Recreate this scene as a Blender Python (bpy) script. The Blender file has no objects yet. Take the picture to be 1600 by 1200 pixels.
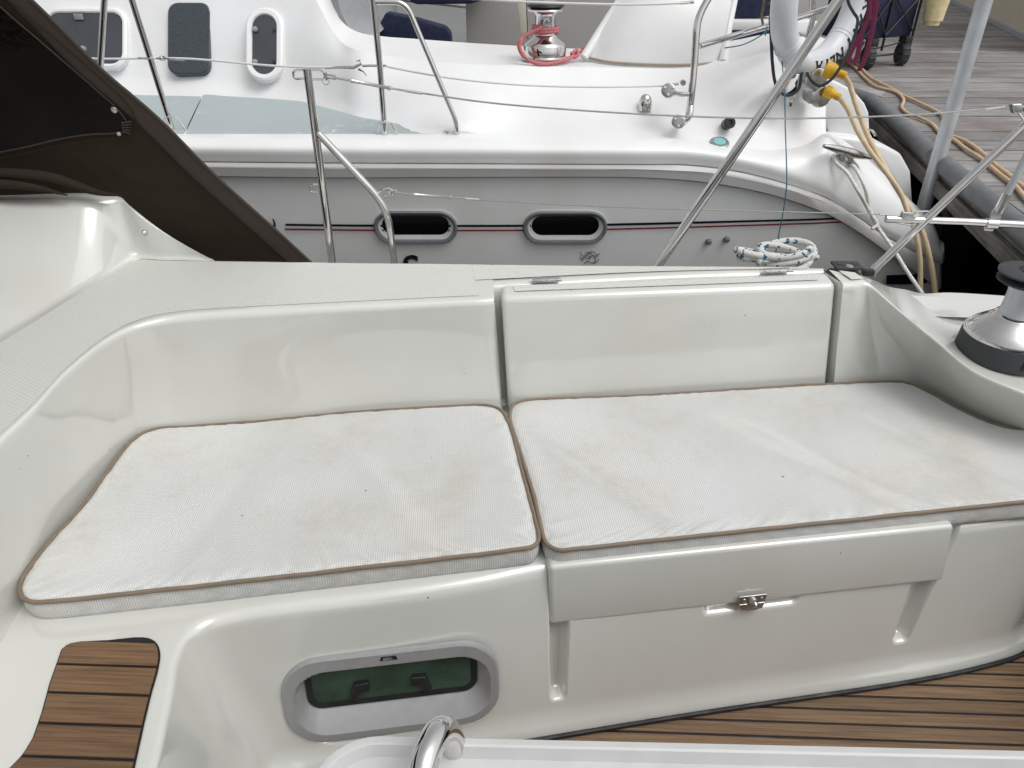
import bpy, bmesh, math, random
from mathutils import Vector as V, Matrix, noise
R = math.radians
scene = bpy.context.scene
col = scene.collection

# ------------------------------------------------------------------ camera, sky, sun, exposure
cam = bpy.data.cameras.new('camera'); cam_o = bpy.data.objects.new('camera', cam); col.objects.link(cam_o)
cam.sensor_width = 36.0; cam.sensor_fit = 'HORIZONTAL'; cam.lens = 36.0 * 1150 / 1600
cam.clip_start = 0.02; cam.clip_end = 3000
cam_o.location = (0, 0, 1.58); cam_o.rotation_euler = (R(90 - 31), 0, R(-8))
scene.camera = cam_o
w = bpy.data.worlds.new("World"); scene.world = w; w.use_nodes = True
nt = w.node_tree; nt.nodes.clear()
wo = nt.nodes.new('ShaderNodeOutputWorld'); bg = nt.nodes.new('ShaderNodeBackground'); sky = nt.nodes.new('ShaderNodeTexSky')
sky.sky_type = 'NISHITA'; sky.sun_disc = False; sky.sun_elevation = R(60); sky.sun_rotation = R(130)
sky.air_density = 1.0; sky.dust_density = 4.0; sky.ozone_density = 1.0
hs = nt.nodes.new('ShaderNodeHueSaturation'); hs.inputs['Saturation'].default_value = 0.06   # overcast: a nearly neutral sky
nt.links.new(sky.outputs[0], hs.inputs['Color']); nt.links.new(hs.outputs[0], bg.inputs['Color'])
bg.inputs['Strength'].default_value = 0.15
nt.links.new(bg.outputs[0], wo.inputs['Surface'])
sun = bpy.data.lights.new('sun', 'SUN'); sun.energy = 0.5; sun.angle = R(35); sun.color = (1, .98, .95)
sun_o = bpy.data.objects.new('sun', sun); col.objects.link(sun_o)
SE, SR = R(60), R(130)
sd = V((math.sin(SR) * math.cos(SE), math.cos(SR) * math.cos(SE), math.sin(SE)))
sun_o.rotation_euler = sd.to_track_quat('Z', 'Y').to_euler(); sun_o.location = (0, 0, 8)
vs = scene.view_settings; vs.view_transform = 'Standard'; vs.look = 'None'; vs.exposure = 0.14; vs.gamma = 1.0
try: vs.use_curve_mapping = False
except Exception: pass

# ------------------------------------------------------------------ materials
def newmat(name):
    m = bpy.data.materials.new(name); m.use_nodes = True
    return m, m.node_tree, m.node_tree.nodes['Principled BSDF']
def N(t, kind, **kw):
    n = t.nodes.new(kind)
    for k, v in kw.items():
        if k in n.inputs: n.inputs[k].default_value = v
        else: setattr(n, k, v)
    return n
def ramp(t, src, stops):
    r = t.nodes.new('ShaderNodeValToRGB'); e = r.color_ramp.elements
    e[0].position, e[0].color = stops[0][0], (*stops[0][1], 1)
    e[1].position, e[1].color = stops[-1][0], (*stops[-1][1], 1)
    for p, c in stops[1:-1]:
        x = e.new(p); x.color = (*c, 1)
    t.links.new(src, r.inputs[0]); return r.outputs[0]
def bump(t, b, h, s, d=0.01, prev=None):
    n = N(t, 'ShaderNodeBump'); n.inputs['Strength'].default_value = s; n.inputs['Distance'].default_value = d
    t.links.new(h, n.inputs['Height'])
    if prev is not None: t.links.new(prev, n.inputs['Normal'])
    t.links.new(n.outputs[0], b.inputs['Normal']); return n.outputs[0]
def g3(v): return (v, v, v)
def tc(t, rot=0, scale=(1, 1, 1)):
    c = t.nodes.new('ShaderNodeTexCoord'); mp = t.nodes.new('ShaderNodeMapping')
    mp.inputs['Rotation'].default_value = (0, 0, rot); mp.inputs['Scale'].default_value = scale
    t.links.new(c.outputs['Object'], mp.inputs['Vector']); return mp.outputs[0]
def gelcoat(name, c, rough=.16, dirt=.09, coat=.4, specks=True, wav=.25):
    m, t, b = newmat(name); v = tc(t)
    n1 = N(t, 'ShaderNodeTexNoise', Scale=2.2, Detail=5.0); t.links.new(v, n1.inputs['Vector'])
    c2 = tuple(x * (1 - dirt) * (1 - .25 * dirt * i) for i, x in enumerate(c))
    cr = ramp(t, n1.outputs['Fac'], [(.35, c), (.7, c2)])
    if specks:
        vo = N(t, 'ShaderNodeTexVoronoi', Scale=17.0, Randomness=1.0); t.links.new(v, vo.inputs['Vector'])
        k = ramp(t, vo.outputs['Distance'], [(.018, g3(.06)), (.04, g3(1))])
        n3 = N(t, 'ShaderNodeTexNoise', Scale=9.0); t.links.new(v, n3.inputs['Vector'])
        k2 = ramp(t, n3.outputs['Fac'], [(.56, g3(1)), (.6, g3(0))])
        mx = N(t, 'ShaderNodeMix', data_type='RGBA', blend_type='LIGHTEN'); mx.inputs[0].default_value = 1
        t.links.new(k, mx.inputs[6]); t.links.new(k2, mx.inputs[7])
        mu = N(t, 'ShaderNodeMix', data_type='RGBA', blend_type='MULTIPLY'); mu.inputs[0].default_value = 1
        t.links.new(cr, mu.inputs[6]); t.links.new(mx.outputs[2], mu.inputs[7]); cr = mu.outputs[2]
    t.links.new(cr, b.inputs['Base Color'])
    n2 = N(t, 'ShaderNodeTexNoise', Scale=14.0, Detail=6.0); t.links.new(v, n2.inputs['Vector'])
    rr = ramp(t, n2.outputs['Fac'], [(.3, g3(rough)), (.75, g3(rough + .04))]); t.links.new(rr, b.inputs['Roughness'])
    b.inputs['Coat Weight'].default_value = coat; b.inputs['Coat IOR'].default_value = 1.75
    n5 = N(t, 'ShaderNodeTexNoise', Scale=6.0, Detail=7.0, Roughness=.7, Distortion=1.5); t.links.new(v, n5.inputs['Vector']); t.links.new(ramp(t, n5.outputs['Fac'], [(.45, g3(.03)), (.68, g3(.22))]), b.inputs['Coat Roughness'])
    n4 = N(t, 'ShaderNodeTexNoise', Scale=5.0, Detail=1.5); t.links.new(v, n4.inputs['Vector'])
    bump(t, b, n4.outputs['Fac'], wav, .01)
    return m
M_gel = gelcoat('our gelcoat', (.665, .675, .638), rough=.10, coat=1.0, wav=.12)
M_cat = gelcoat('cat gelcoat', (.84, .85, .86), rough=.36, coat=.12, specks=False, wav=.1)
M_cathull = gelcoat('cat hull grey', (.80, .81, .81), rough=.12, dirt=.10, coat=.8, specks=False)
M_band = gelcoat('rub rail', (.50, .505, .505), rough=.4, coat=0, dirt=.15, specks=False)
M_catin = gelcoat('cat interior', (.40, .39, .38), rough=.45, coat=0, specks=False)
def nonskid():
    m, t, b = newmat('non-skid'); v = tc(t, R(40))
    b.inputs['Base Color'].default_value = (.62, .63, .60, 1); b.inputs['Roughness'].default_value = .42
    w1 = N(t, 'ShaderNodeTexWave', wave_type='BANDS', bands_direction='X', Scale=40.0); t.links.new(v, w1.inputs['Vector'])
    w2 = N(t, 'ShaderNodeTexWave', wave_type='BANDS', bands_direction='Y', Scale=40.0); t.links.new(v, w2.inputs['Vector'])
    a = N(t, 'ShaderNodeMath', operation='MULTIPLY'); t.links.new(w1.outputs['Fac'], a.inputs[0]); t.links.new(w2.outputs['Fac'], a.inputs[1])
    cr = ramp(t, a.outputs[0], [(0, (.58, .59, .545)), (.6, (.67, .675, .63))]); t.links.new(cr, b.inputs['Base Color'])
    bump(t, b, a.outputs[0], .6, .0015)
    return m
M_skid = nonskid()
def catskid():
    m, t, b = newmat('grey-blue deck paint'); v = tc(t)
    n1 = N(t, 'ShaderNodeTexNoise', Scale=3.0, Detail=8.0, Roughness=.7, Distortion=1.0); t.links.new(v, n1.inputs['Vector'])
    n2 = N(t, 'ShaderNodeTexNoise', Scale=26.0, Detail=8.0, Roughness=.8); t.links.new(v, n2.inputs['Vector'])
    a = N(t, 'ShaderNodeMath', operation='MULTIPLY'); t.links.new(n1.outputs['Fac'], a.inputs[0]); t.links.new(n2.outputs['Fac'], a.inputs[1])
    cr = ramp(t, a.outputs[0], [(.30, (.38, .435, .445)), (.355, (.41, .465, .475)), (.38, (.70, .74, .75))]); t.links.new(cr, b.inputs['Base Color'])
    b.inputs['Roughness'].default_value = .7; bump(t, b, n2.outputs['Fac'], .2, .002)
    return m
M_catskid = catskid()
def fabric():
    m, t, b = newmat('woven cushion fabric'); v = tc(t, R(4))
    w1 = N(t, 'ShaderNodeTexWave', wave_type='BANDS', bands_direction='X', Scale=64.0, Distortion=.6); t.links.new(v, w1.inputs['Vector'])
    w2 = N(t, 'ShaderNodeTexWave', wave_type='BANDS', bands_direction='Y', Scale=64.0, Distortion=.6); t.links.new(v, w2.inputs['Vector'])
    a = N(t, 'ShaderNodeMath', operation='MULTIPLY'); t.links.new(w1.outputs['Fac'], a.inputs[0]); t.links.new(w2.outputs['Fac'], a.inputs[1])
    wz = N(t, 'ShaderNodeTexWave', wave_type='BANDS', bands_direction='Z', Scale=64.0); t.links.new(v, wz.inputs['Vector'])
    az = N(t, 'ShaderNodeMath', operation='MULTIPLY'); t.links.new(w1.outputs['Fac'], az.inputs[0]); t.links.new(wz.outputs['Fac'], az.inputs[1])
    ad = N(t, 'ShaderNodeMath', operation='ADD'); t.links.new(a.outputs[0], ad.inputs[0]); t.links.new(az.outputs[0], ad.inputs[1])
    cr = ramp(t, ad.outputs[0], [(0, (.50, .515, .52)), (.8, (.68, .69, .69))])
    n1 = N(t, 'ShaderNodeTexNoise', Scale=4.5, Detail=8.0, Roughness=.75); t.links.new(v, n1.inputs['Vector'])
    st = ramp(t, n1.outputs['Fac'], [(.40, (1, .995, .98)), (.54, (.98, .955, .915)), (.66, (.91, .865, .79))])
    mu = N(t, 'ShaderNodeMix', data_type='RGBA', blend_type='MULTIPLY'); mu.inputs[0].default_value = 1
    t.links.new(cr, mu.inputs[6]); t.links.new(st, mu.inputs[7])
    vo = N(t, 'ShaderNodeTexVoronoi', Scale=7.5, Randomness=1.0); t.links.new(v, vo.inputs['Vector'])
    k = ramp(t, vo.outputs['Distance'], [(.02, g3(.15)), (.04, g3(1))])
    m2 = N(t, 'ShaderNodeMix', data_type='RGBA', blend_type='MULTIPLY'); m2.inputs[0].default_value = 1
    t.links.new(mu.outputs[2], m2.inputs[6]); t.links.new(k, m2.inputs[7]); t.links.new(m2.outputs[2], b.inputs['Base Color'])
    b.inputs['Roughness'].default_value = .85; b.inputs['Sheen Weight'].default_value = .1
    p = bump(t, b, ad.outputs[0], .32, .001)
    n2 = N(t, 'ShaderNodeTexNoise', Scale=12.0, Detail=3.0); t.links.new(v, n2.inputs['Vector'])
    bump(t, b, n2.outputs['Fac'], .12, .008, p)
    return m
M_fab = fabric()
def plain(name, c, rough=.5, metal=0, nscale=30, var=.12, bs=.1, bd=.002, coat=0):
    m, t, b = newmat(name); v = tc(t)
    n1 = N(t, 'ShaderNodeTexNoise', Scale=float(nscale), Detail=5.0); t.links.new(v, n1.inputs['Vector'])
    cr = ramp(t, n1.outputs['Fac'], [(.3, tuple(x * (1 - var) for x in c)), (.7, tuple(min(1, x * (1 + var)) for x in c))])
    t.links.new(cr, b.inputs['Base Color'])
    rr = ramp(t, n1.outputs['Fac'], [(.3, g3(rough * .8)), (.7, g3(min(1, rough * 1.25)))]); t.links.new(rr, b.inputs['Roughness'])
    b.inputs['Metallic'].default_value = metal; b.inputs['Coat Weight'].default_value = coat
    if bs: bump(t, b, n1.outputs['Fac'], bs, bd)
    return m
M_steel = plain('polished stainless', (.66, .65, .64), .06, 1, 20, .06, .03)
M_dullsteel = plain('dull stainless', (.50, .50, .49), .3, 1, 40, .12, .1)
M_galv = plain('galvanised', (.55, .58, .60), .45, .5, 9, .12, .1)
M_pipe = plain('beige piping', (.20, .155, .110), .6)
M_black = plain('black plastic', (.018, .018, .02), .4)
M_rubber = plain('dark rubber', (.045, .047, .052), .65)
M_caulk = plain('black caulk', (.008, .008, .009), .55)
M_dark = plain('black window', (.004, .004, .005), .08, bs=0)
M_alu = plain('window aluminium', (.38, .385, .39), .38, .3, 60, .04, .03)
M_grey = plain('grey window surround', (.15, .165, .18), .5)
M_whitepl = plain('white plastic', (.55, .552, .548), .4, var=.04)
M_cream = plain('cream cable', (.60, .47, .30), .55)
M_tan = plain('tan cable', (.58, .42, .27), .6)
M_bucket = plain('cream bucket', (.78, .66, .38), .5)
M_yellow = plain('yellow plug', (.72, .42, .02), .5)
M_navy = plain('navy fabric', (.008, .014, .045), .85, bs=.3)
M_navyp = plain('navy paint', (.004, .006, .018), .3)
M_red = plain('red paint', (.20, .015, .025), .35)
M_pink = plain('red rope', (.50, .16, .17), .8, nscale=220, var=.5, bs=.5)
M_maroon = plain('maroon webbing', (.14, .015, .05), .8)
M_teal = plain('teal cord', (.04, .14, .20), .7)
M_blackrope = plain('black rope', (.03, .03, .032), .85, nscale=200, var=.5, bs=.6)
M_white = plain('white rope', (.78, .77, .73), .8, nscale=150, var=.2, bs=.5)
M_wire = plain('white coated wire', (.74, .74, .73), .4, var=.03, bs=0)
M_steelwire = plain('steel wire', (.38, .38, .37), .35, .8)
M_green = plain('green cap', (.22, .52, .48), .5)
M_curtain = plain('green curtain', (.040, .075, .052), .3, nscale=9, var=.35, bs=.5, bd=.02)
M_buoy = plain('lifebuoy vinyl', (.70, .72, .75), .35, nscale=7, var=.10)
M_text = plain('dark lettering', (.01, .012, .02), .5)
M_canvas = plain('brown canvas', (.036, .026, .019), .85, nscale=400, var=.25, bs=.35)
for m_ in (M_canvas,):
    t_ = m_.node_tree; bs_ = t_.nodes['Principled BSDF']; nn = N(t_, 'ShaderNodeTexNoise', Scale=5.0, Detail=4.0, Distortion=.8); t_.links.new(tc(t_), nn.inputs['Vector'])
    prv = bs_.inputs['Normal'].links[0].from_socket; bump(t_, bs_, nn.outputs['Fac'], .5, .03, prv)
    m_.node_tree.nodes['Principled BSDF'].inputs['Specular IOR Level'].default_value = .1
M_hem = plain('brown canvas hem', (.048, .036, .027), .8, nscale=400, var=.25, bs=.35)
M_vinyl = plain('smoked vinyl', (.006, .004, .003), .16, nscale=3, var=.7, bs=.6, bd=.03)
M_vinyl.node_tree.nodes['Principled BSDF'].inputs['Specular IOR Level'].default_value = .12
M_beige = plain('building panel', (.52, .46, .36), .6, nscale=4, var=.06, bs=.1)
M_greytrim = plain('grey trim', (.30, .31, .33), .5)
M_pvc = plain('grey hose', (.16, .17, .18), .5, nscale=12, var=.25)
M_win = plain('tinted window', (.06, .065, .075), .12, nscale=5, var=.15, bs=0)
M_win2 = plain('dusty tinted window', (.045, .055, .065), .3, nscale=160, var=.35, bs=0)
def rope_fleck():
    m, t, b = newmat('white rope with teal flecks'); v = tc(t)
    n1 = N(t, 'ShaderNodeTexNoise', Scale=62.0, Detail=1.0); t.links.new(v, n1.inputs['Vector'])
    cr = ramp(t, n1.outputs['Fac'], [(.60, (.66, .66, .62)), (.64, (.015, .11, .20))]); t.links.new(cr, b.inputs['Base Color'])
    b.inputs['Roughness'].default_value = .8
    w1 = N(t, 'ShaderNodeTexVoronoi', Scale=420.0); t.links.new(v, w1.inputs['Vector']); bump(t, b, w1.outputs['Distance'], .6, .002)
    return m
M_fleck = rope_fleck()
def wood(name, c1, c2, rot, along, across, rough=.55, bs=.3, patch=None, tone=.35):
    m, t, b = newmat(name); v = tc(t, rot, (1, 1, 1))
    mp = N(t, 'ShaderNodeMapping'); mp.inputs['Scale'].default_value = (along, across, across); t.links.new(v, mp.inputs['Vector'])
    oi = t.nodes.new('ShaderNodeObjectInfo')
    mr = N(t, 'ShaderNodeMath', operation='MULTIPLY'); mr.inputs[1].default_value = 37.0; t.links.new(oi.outputs['Random'], mr.inputs[0])
    va = N(t, 'ShaderNodeVectorMath', operation='ADD'); t.links.new(mp.outputs[0], va.inputs[0]); t.links.new(mr.outputs[0], va.inputs[1])
    n1 = N(t, 'ShaderNodeTexNoise', Scale=1.0, Detail=7.0, Roughness=.65, Distortion=.3); t.links.new(va.outputs[0], n1.inputs['Vector'])
    cr = ramp(t, n1.outputs['Fac'], [(.32, c1), (.66, c2)])
    ma = N(t, 'ShaderNodeMath', operation='MULTIPLY_ADD'); ma.inputs[1].default_value = tone; ma.inputs[2].default_value = 1 - tone / 2
    t.links.new(oi.outputs['Random'], ma.inputs[0])
    mu = N(t, 'ShaderNodeMix', data_type='RGBA', blend_type='MULTIPLY'); mu.inputs[0].default_value = 1
    t.links.new(cr, mu.inputs[6]); t.links.new(ma.outputs[0], mu.inputs[7]); out = mu.outputs[2]
    if patch:
        n3 = N(t, 'ShaderNodeTexNoise', Scale=1.3, Detail=5.0, Roughness=.6); t.links.new(v, n3.inputs['Vector'])
        f = ramp(t, n3.outputs['Fac'], [(.42, g3(0)), (.62, g3(.75))])
        m3 = N(t, 'ShaderNodeMix', data_type='RGBA'); t.links.new(f, m3.inputs[0]); t.links.new(out, m3.inputs[6])
        m4 = N(t, 'ShaderNodeMix', data_type='RGBA', blend_type='MULTIPLY'); m4.inputs[0].default_value = 1
        t.links.new(out, m4.inputs[6]); m4.inputs[7].default_value = (*patch, 1); t.links.new(m4.outputs[2], m3.inputs[7]); out = m3.outputs[2]
    t.links.new(out, b.inputs['Base Color']); b.inputs['Roughness'].default_value = rough
    bump(t, b, n1.outputs['Fac'], bs, .003)
    return m
M_teak = wood('teak', (.10, .056, .030), (.27, .170, .095), R(10.2), 5, 260, .6)
M_teakd = wood('teak step', (.080, .042, .021), (.20, .115, .058), R(10.2), 5, 200, .5)
M_dock = wood('weathered deck board', (.12, .112, .108), (.37, .365, .36), R(8.8), 4, 90, .85, .5, (.62, .52, .48), .42)
M_beam = wood('weathered beam', (.10, .095, .085), (.27, .26, .24), R(-70), 3, 40, .9, .8, (.5, .42, .36), .2)
def water():
    m, t, b = newmat('dark harbour water'); v = tc(t)
    b.inputs['Base Color'].default_value = (.004, .005, .005, 1); b.inputs['Roughness'].default_value = .12
    b.inputs['Specular IOR Level'].default_value = .3
    n1 = N(t, 'ShaderNodeTexNoise', Scale=2.5, Detail=3.0); t.links.new(v, n1.inputs['Vector']); bump(t, b, n1.outputs['Fac'], .15, .05)
    return m
M_water = water()

# ------------------------------------------------------------------ geometry helpers
ORG = {}
def empty(name, loc, label, cat, group=None):
    o = bpy.data.objects.new(name, None); o.empty_display_size = .1; col.objects.link(o)
    o.location = loc; o['label'] = label; o['category'] = cat
    if group: o['group'] = group
    ORG[o.name] = V(loc); return o
def emit(name, verts, faces, mat, parent=None, smooth=True, sharp=40, label=None, cat=None, kind=None, group=None, loc=None):
    vs_ = [V(p) for p in verts]
    org = V((0, 0, 0))
    if parent is not None: org = ORG.get(parent.name, V((0, 0, 0)))
    elif loc is not None: org = V(loc)
    me = bpy.data.meshes.new(name); me.from_pydata([tuple(p - org) for p in vs_], [], faces); me.update()
    me.materials.append(mat)
    if smooth:
        for p in me.polygons: p.use_smooth = True
        if sharp: me.set_sharp_from_angle(angle=R(sharp))
    o = bpy.data.objects.new(name, me); col.objects.link(o)
    if parent is not None:
        o.parent = parent; ORG[o.name] = org
    else:
        o.location = org; ORG[o.name] = org
    if label: o['label'] = label
    if cat: o['category'] = cat
    if kind: o['kind'] = kind
    if group: o['group'] = group
    return o
class MB:
    def __init__(s): s.v = []; s.f = []
    def add(s, v, f):
        k = len(s.v); s.v += [V(p) for p in v]; s.f += [tuple(i + k for i in q) for q in f]; return s
    def out(s, name, mat, parent=None, **kw): return emit(name, s.v, s.f, mat, parent, **kw)
def cr(pts, n=6, closed=False):
    pts = [V(p) for p in pts]; m = len(pts)
    if m < 3 and not closed: return [pts[0].lerp(pts[-1], i / n) for i in range(n + 1)]
    o = []; rng = range(m if closed else m - 1)
    for i in rng:
        p0 = pts[(i - 1) % m] if (closed or i > 0) else pts[0] * 2 - pts[1]
        p1 = pts[i]; p2 = pts[(i + 1) % m]
        p3 = pts[(i + 2) % m] if (closed or i + 2 < m) else pts[-1] * 2 - pts[-2]
        t0 = 0; t1 = max(1e-6, (p1 - p0).length ** .5); t2 = t1 + max(1e-6, (p2 - p1).length ** .5); t3 = t2 + max(1e-6, (p3 - p2).length ** .5)
        for k in range(n):
            t = t1 + (t2 - t1) * k / n
            a1 = p0 * ((t1 - t) / (t1 - t0)) + p1 * ((t - t0) / (t1 - t0)); a2 = p1 * ((t2 - t) / (t2 - t1)) + p2 * ((t - t1) / (t2 - t1)); a3 = p2 * ((t3 - t) / (t3 - t2)) + p3 * ((t - t2) / (t3 - t2))
            b1 = a1 * ((t2 - t) / (t2 - t0)) + a2 * ((t - t0) / (t2 - t0)); b2 = a2 * ((t3 - t) / (t3 - t1)) + a3 * ((t - t1) / (t3 - t1))
            o.append(b1 * ((t2 - t) / (t2 - t1)) + b2 * ((t - t1) / (t2 - t1)))
    if not closed: o.append(pts[-1])
    return o
def grid(rows, closed=False):
    n = len(rows[0]); v = [p for r_ in rows for p in r_]; f = []
    for i in range(len(rows) - 1):
        for j in range(n if closed else n - 1):
            k = (j + 1) % n
            f.append((i * n + j, i * n + k, (i + 1) * n + k, (i + 1) * n + j))
    return v, f
def tubeg(pts, r, sides=10, closed=False):
    pts = [V(p) for p in pts]; n = len(pts)
    rr = r if isinstance(r, (list, tuple)) else [r] * n
    rows = []; up = None
    for i, p in enumerate(pts):
        if closed: d = pts[(i + 1) % n] - pts[i - 1]
        else: d = pts[min(i + 1, n - 1)] - pts[max(i - 1, 0)]
        d.normalize()
        if up is None:
            up = V((0, 0, 1)) if abs(d.z) < .9 else V((1, 0, 0))
        a = (up - d * up.dot(d)); a.normalize(); b = d.cross(a); up = a
        rows.append([p + (a * math.cos(2 * math.pi * k / sides) + b * math.sin(2 * math.pi * k / sides)) * rr[i] for k in range(sides)])
    if closed: rows.append(rows[0])
    v, f = grid(rows, True)
    if not closed:
        f.append(tuple(range(sides))[::-1]); f.append(tuple(range((n - 1) * sides, n * sides)))
    return v, f
def tube(name, pts, r, mat, parent=None, sides=10, sm=0, closed=False, **kw):
    if sm:
        m_ = len(pts); pts = cr(pts, sm, closed)
        if isinstance(r, (list, tuple)): r = [r[min(m_ - 1, int(i / sm))] + (r[min(m_ - 1, int(i / sm) + 1)] - r[min(m_ - 1, int(i / sm))]) * (i / sm % 1) for i in range(len(pts))]
    v, f = tubeg(pts, r, sides, closed)
    return emit(name, v, f, mat, parent, **kw)
def arcpts(pts, rad, seg=5):
    """polyline with rounded corners"""
    pts = [V(p) for p in pts]; o = [pts[0]]
    for i in range(1, len(pts) - 1):
        r_ = rad[i] if isinstance(rad, (list, tuple)) else rad
        a = pts[i - 1] - pts[i]; b = pts[i + 1] - pts[i]
        la, lb = a.length, b.length; q = min(r_, la * .48, lb * .48)
        A = pts[i] + a.normalized() * q; B = pts[i] + b.normalized() * q
        for k in range(seg + 1):
            t = k / seg; o.append(A * (1 - t) ** 2 + pts[i] * 2 * t * (1 - t) + B * t * t)
    o.append(pts[-1]); return o
def frame(d):
    d = V(d).normalized(); a = V((0, 0, 1)) if abs(d.z) < .9 else V((1, 0, 0))
    x = a.cross(d).normalized(); y = d.cross(x); return x, y, d
def lathe(name, prof, org, axis, mat, parent=None, seg=24, **kw):
    x, y, d = frame(axis); org = V(org)
    rows = [[org + d * h + (x * math.cos(2 * math.pi * k / seg) + y * math.sin(2 * math.pi * k / seg)) * max(r_, 1e-5) for k in range(seg)] for r_, h in prof]
    v, f = grid(rows, True); f.append(tuple(range(seg))[::-1]); f.append(tuple(range((len(rows) - 1) * seg, len(rows) * seg)))
    return emit(name, v, f, mat, parent, **kw)
def bevel_mesh(verts, faces, w_, seg=3):
    bm = bmesh.new(); vv = [bm.verts.new(V(p)) for p in verts]
    for q in faces: bm.faces.new([vv[i] for i in q])
    bmesh.ops.recalc_face_normals(bm, faces=bm.faces)
    if w_: bmesh.ops.bevel(bm, geom=[e for e in bm.edges if e.calc_face_angle(0) > .35], offset=w_, segments=seg, affect='EDGES', profile=.5)
    bm.verts.index_update()
    o = [v.co.copy() for v in bm.verts], [tuple(v.index for v in q.verts) for q in bm.faces]; bm.free(); return o
def prismg(poly, off, w_=0, seg=3):
    """poly: 3D outline, off: extrusion vector"""
    poly = [V(p) for p in poly]; off = V(off); n = len(poly)
    v = poly + [p + off for p in poly]
    f = [tuple(range(n))[::-1], tuple(range(n, 2 * n))] + [(i, (i + 1) % n, n + (i + 1) % n, n + i) for i in range(n)]
    return bevel_mesh(v, f, w_, seg)
def prism(name, poly, off, mat, parent=None, w_=0, seg=3, **kw):
    v, f = prismg(poly, off, w_, seg); return emit(name, v, f, mat, parent, sharp=35, **kw)
def boxg(c, sx, sy, sz, w_=0, rz=0, seg=2):
    c = V(c); x = V((math.cos(rz), math.sin(rz), 0)) * sx / 2; y = V((-math.sin(rz), math.cos(rz), 0)) * sy / 2; z = V((0, 0, sz))
    return prismg([c - x - y, c + x - y, c + x + y, c - x + y], z, w_, seg)
def box(name, c, sx, sy, sz, mat, parent=None, w_=0, rz=0, seg=2, **kw):
    v, f = boxg(c, sx, sy, sz, w_, rz, seg); return emit(name, v, f, mat, parent, sharp=35, **kw)
def hexa(name, c8, mat, parent=None, w_=.01, seg=4, **kw):
    f = [(0, 1, 2, 3), (7, 6, 5, 4), (0, 4, 5, 1), (1, 5, 6, 2), (2, 6, 7, 3), (3, 7, 4, 0)]
    v, f = bevel_mesh(c8, f, w_, seg); return emit(name, v, f, mat, parent, sharp=50, **kw)
def rrect(w_, h, r_, seg=6):
    r_ = min(r_, w_ / 2 - 1e-4, h / 2 - 1e-4); o = []
    for cx, cy, a0 in ((w_ / 2 - r_, h / 2 - r_, 0), (-w_ / 2 + r_, h / 2 - r_, 90), (-w_ / 2 + r_, -h / 2 + r_, 180), (w_ / 2 - r_, -h / 2 + r_, 270)):
        for k in range(seg + 1):
            a = R(a0 + 90 * k / seg); o.append((cx + r_ * math.cos(a), cy + r_ * math.sin(a)))
    return o
def ringloft(name, rings, c, u, v_, n, mat, parent=None, cap=False, **kw):
    """rings: (w,h,r,du,dv,dn) rounded rectangles in the frame c,u,v,n"""
    c = V(c); rows = []
    for (w_, h, r_, du, dv, dn) in rings:
        rows.append([c + u * (x + du) + v_ * (y + dv) + n * dn for x, y in rrect(w_, h, r_)])
    v, f = grid(rows, True)
    if cap: f.append(tuple(range(len(v) - len(rows[0]), len(v))))
    return emit(name, v, f, mat, parent, **kw)
def text(name, s, org, x, up, size, mat, parent, extr=.0006, font_shear=0):
    """raised lettering, converted to a mesh"""
    cu = bpy.data.curves.new('lettering', 'FONT'); cu.body = s; cu.size = size; cu.extrude = extr; cu.offset = size * .012; cu.shear = font_shear; cu.resolution_u = 3
    tmp = bpy.data.objects.new('lettering', cu); col.objects.link(tmp)
    dg = bpy.context.evaluated_depsgraph_get(); me = tmp.evaluated_get(dg).to_mesh()
    x = V(x).normalized(); up = V(up); up = (up - x * up.dot(x)).normalized(); n = x.cross(up)
    vs_ = [V(org) + x * v.co.x + up * v.co.y + n * v.co.z for v in me.vertices]; fs = [tuple(p.vertices) for p in me.polygons]
    tmp.evaluated_get(dg).to_mesh_clear(); bpy.data.objects.remove(tmp)
    return emit(name, vs_, fs, mat, parent, smooth=False)
def rope3(name, pts, r, mat, parent=None, pitch=.03, sm=8, **kw):
    """three-strand laid rope"""
    pts = cr(pts, sm); L = [0]
    for i in range(1, len(pts)): L.append(L[-1] + (pts[i] - pts[i - 1]).length)
    n = max(20, int(L[-1] / pitch * 7)); dense = []; j = 0
    for k in range(n + 1):
        s = L[-1] * k / n
        while j < len(L) - 2 and L[j + 1] < s: j += 1
        dense.append((pts[j].lerp(pts[j + 1], (s - L[j]) / max(1e-9, L[j + 1] - L[j])), s))
    mb = MB()
    for st in range(3):
        q = []; up = V((0, 0, 1))
        for i, (p, s) in enumerate(dense):
            d = (dense[min(i + 1, n)][0] - dense[max(i - 1, 0)][0]).normalized()
            a = up - d * up.dot(d)
            a = a.normalized() if a.length > 1e-3 else V((1, 0, 0)); b = d.cross(a); up = a
            an = 2 * math.pi * (s / pitch + st / 3)
            q.append(p + (a * math.cos(an) + b * math.sin(an)) * r * .5)
        mb.add(*tubeg(q, r * .56, 6))
    return mb.out(name, mat, parent, sharp=0, **kw)
def clip(poly, n, c):
    """keep n.p <= c (2D)"""
    o = []; m = len(poly)
    for i in range(m):
        a, b = poly[i], poly[(i + 1) % m]; da = n[0] * a[0] + n[1] * a[1] - c; db = n[0] * b[0] + n[1] * b[1] - c
        if da <= 0: o.append(a)
        if (da < 0) != (db < 0):
            t = da / (da - db); o.append((a[0] + (b[0] - a[0]) * t, a[1] + (b[1] - a[1]) * t))
    return o
def sstep(a, b, x):
    t = max(0, min(1, (x - a) / (b - a))); return t * t * (3 - 2 * t)

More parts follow.
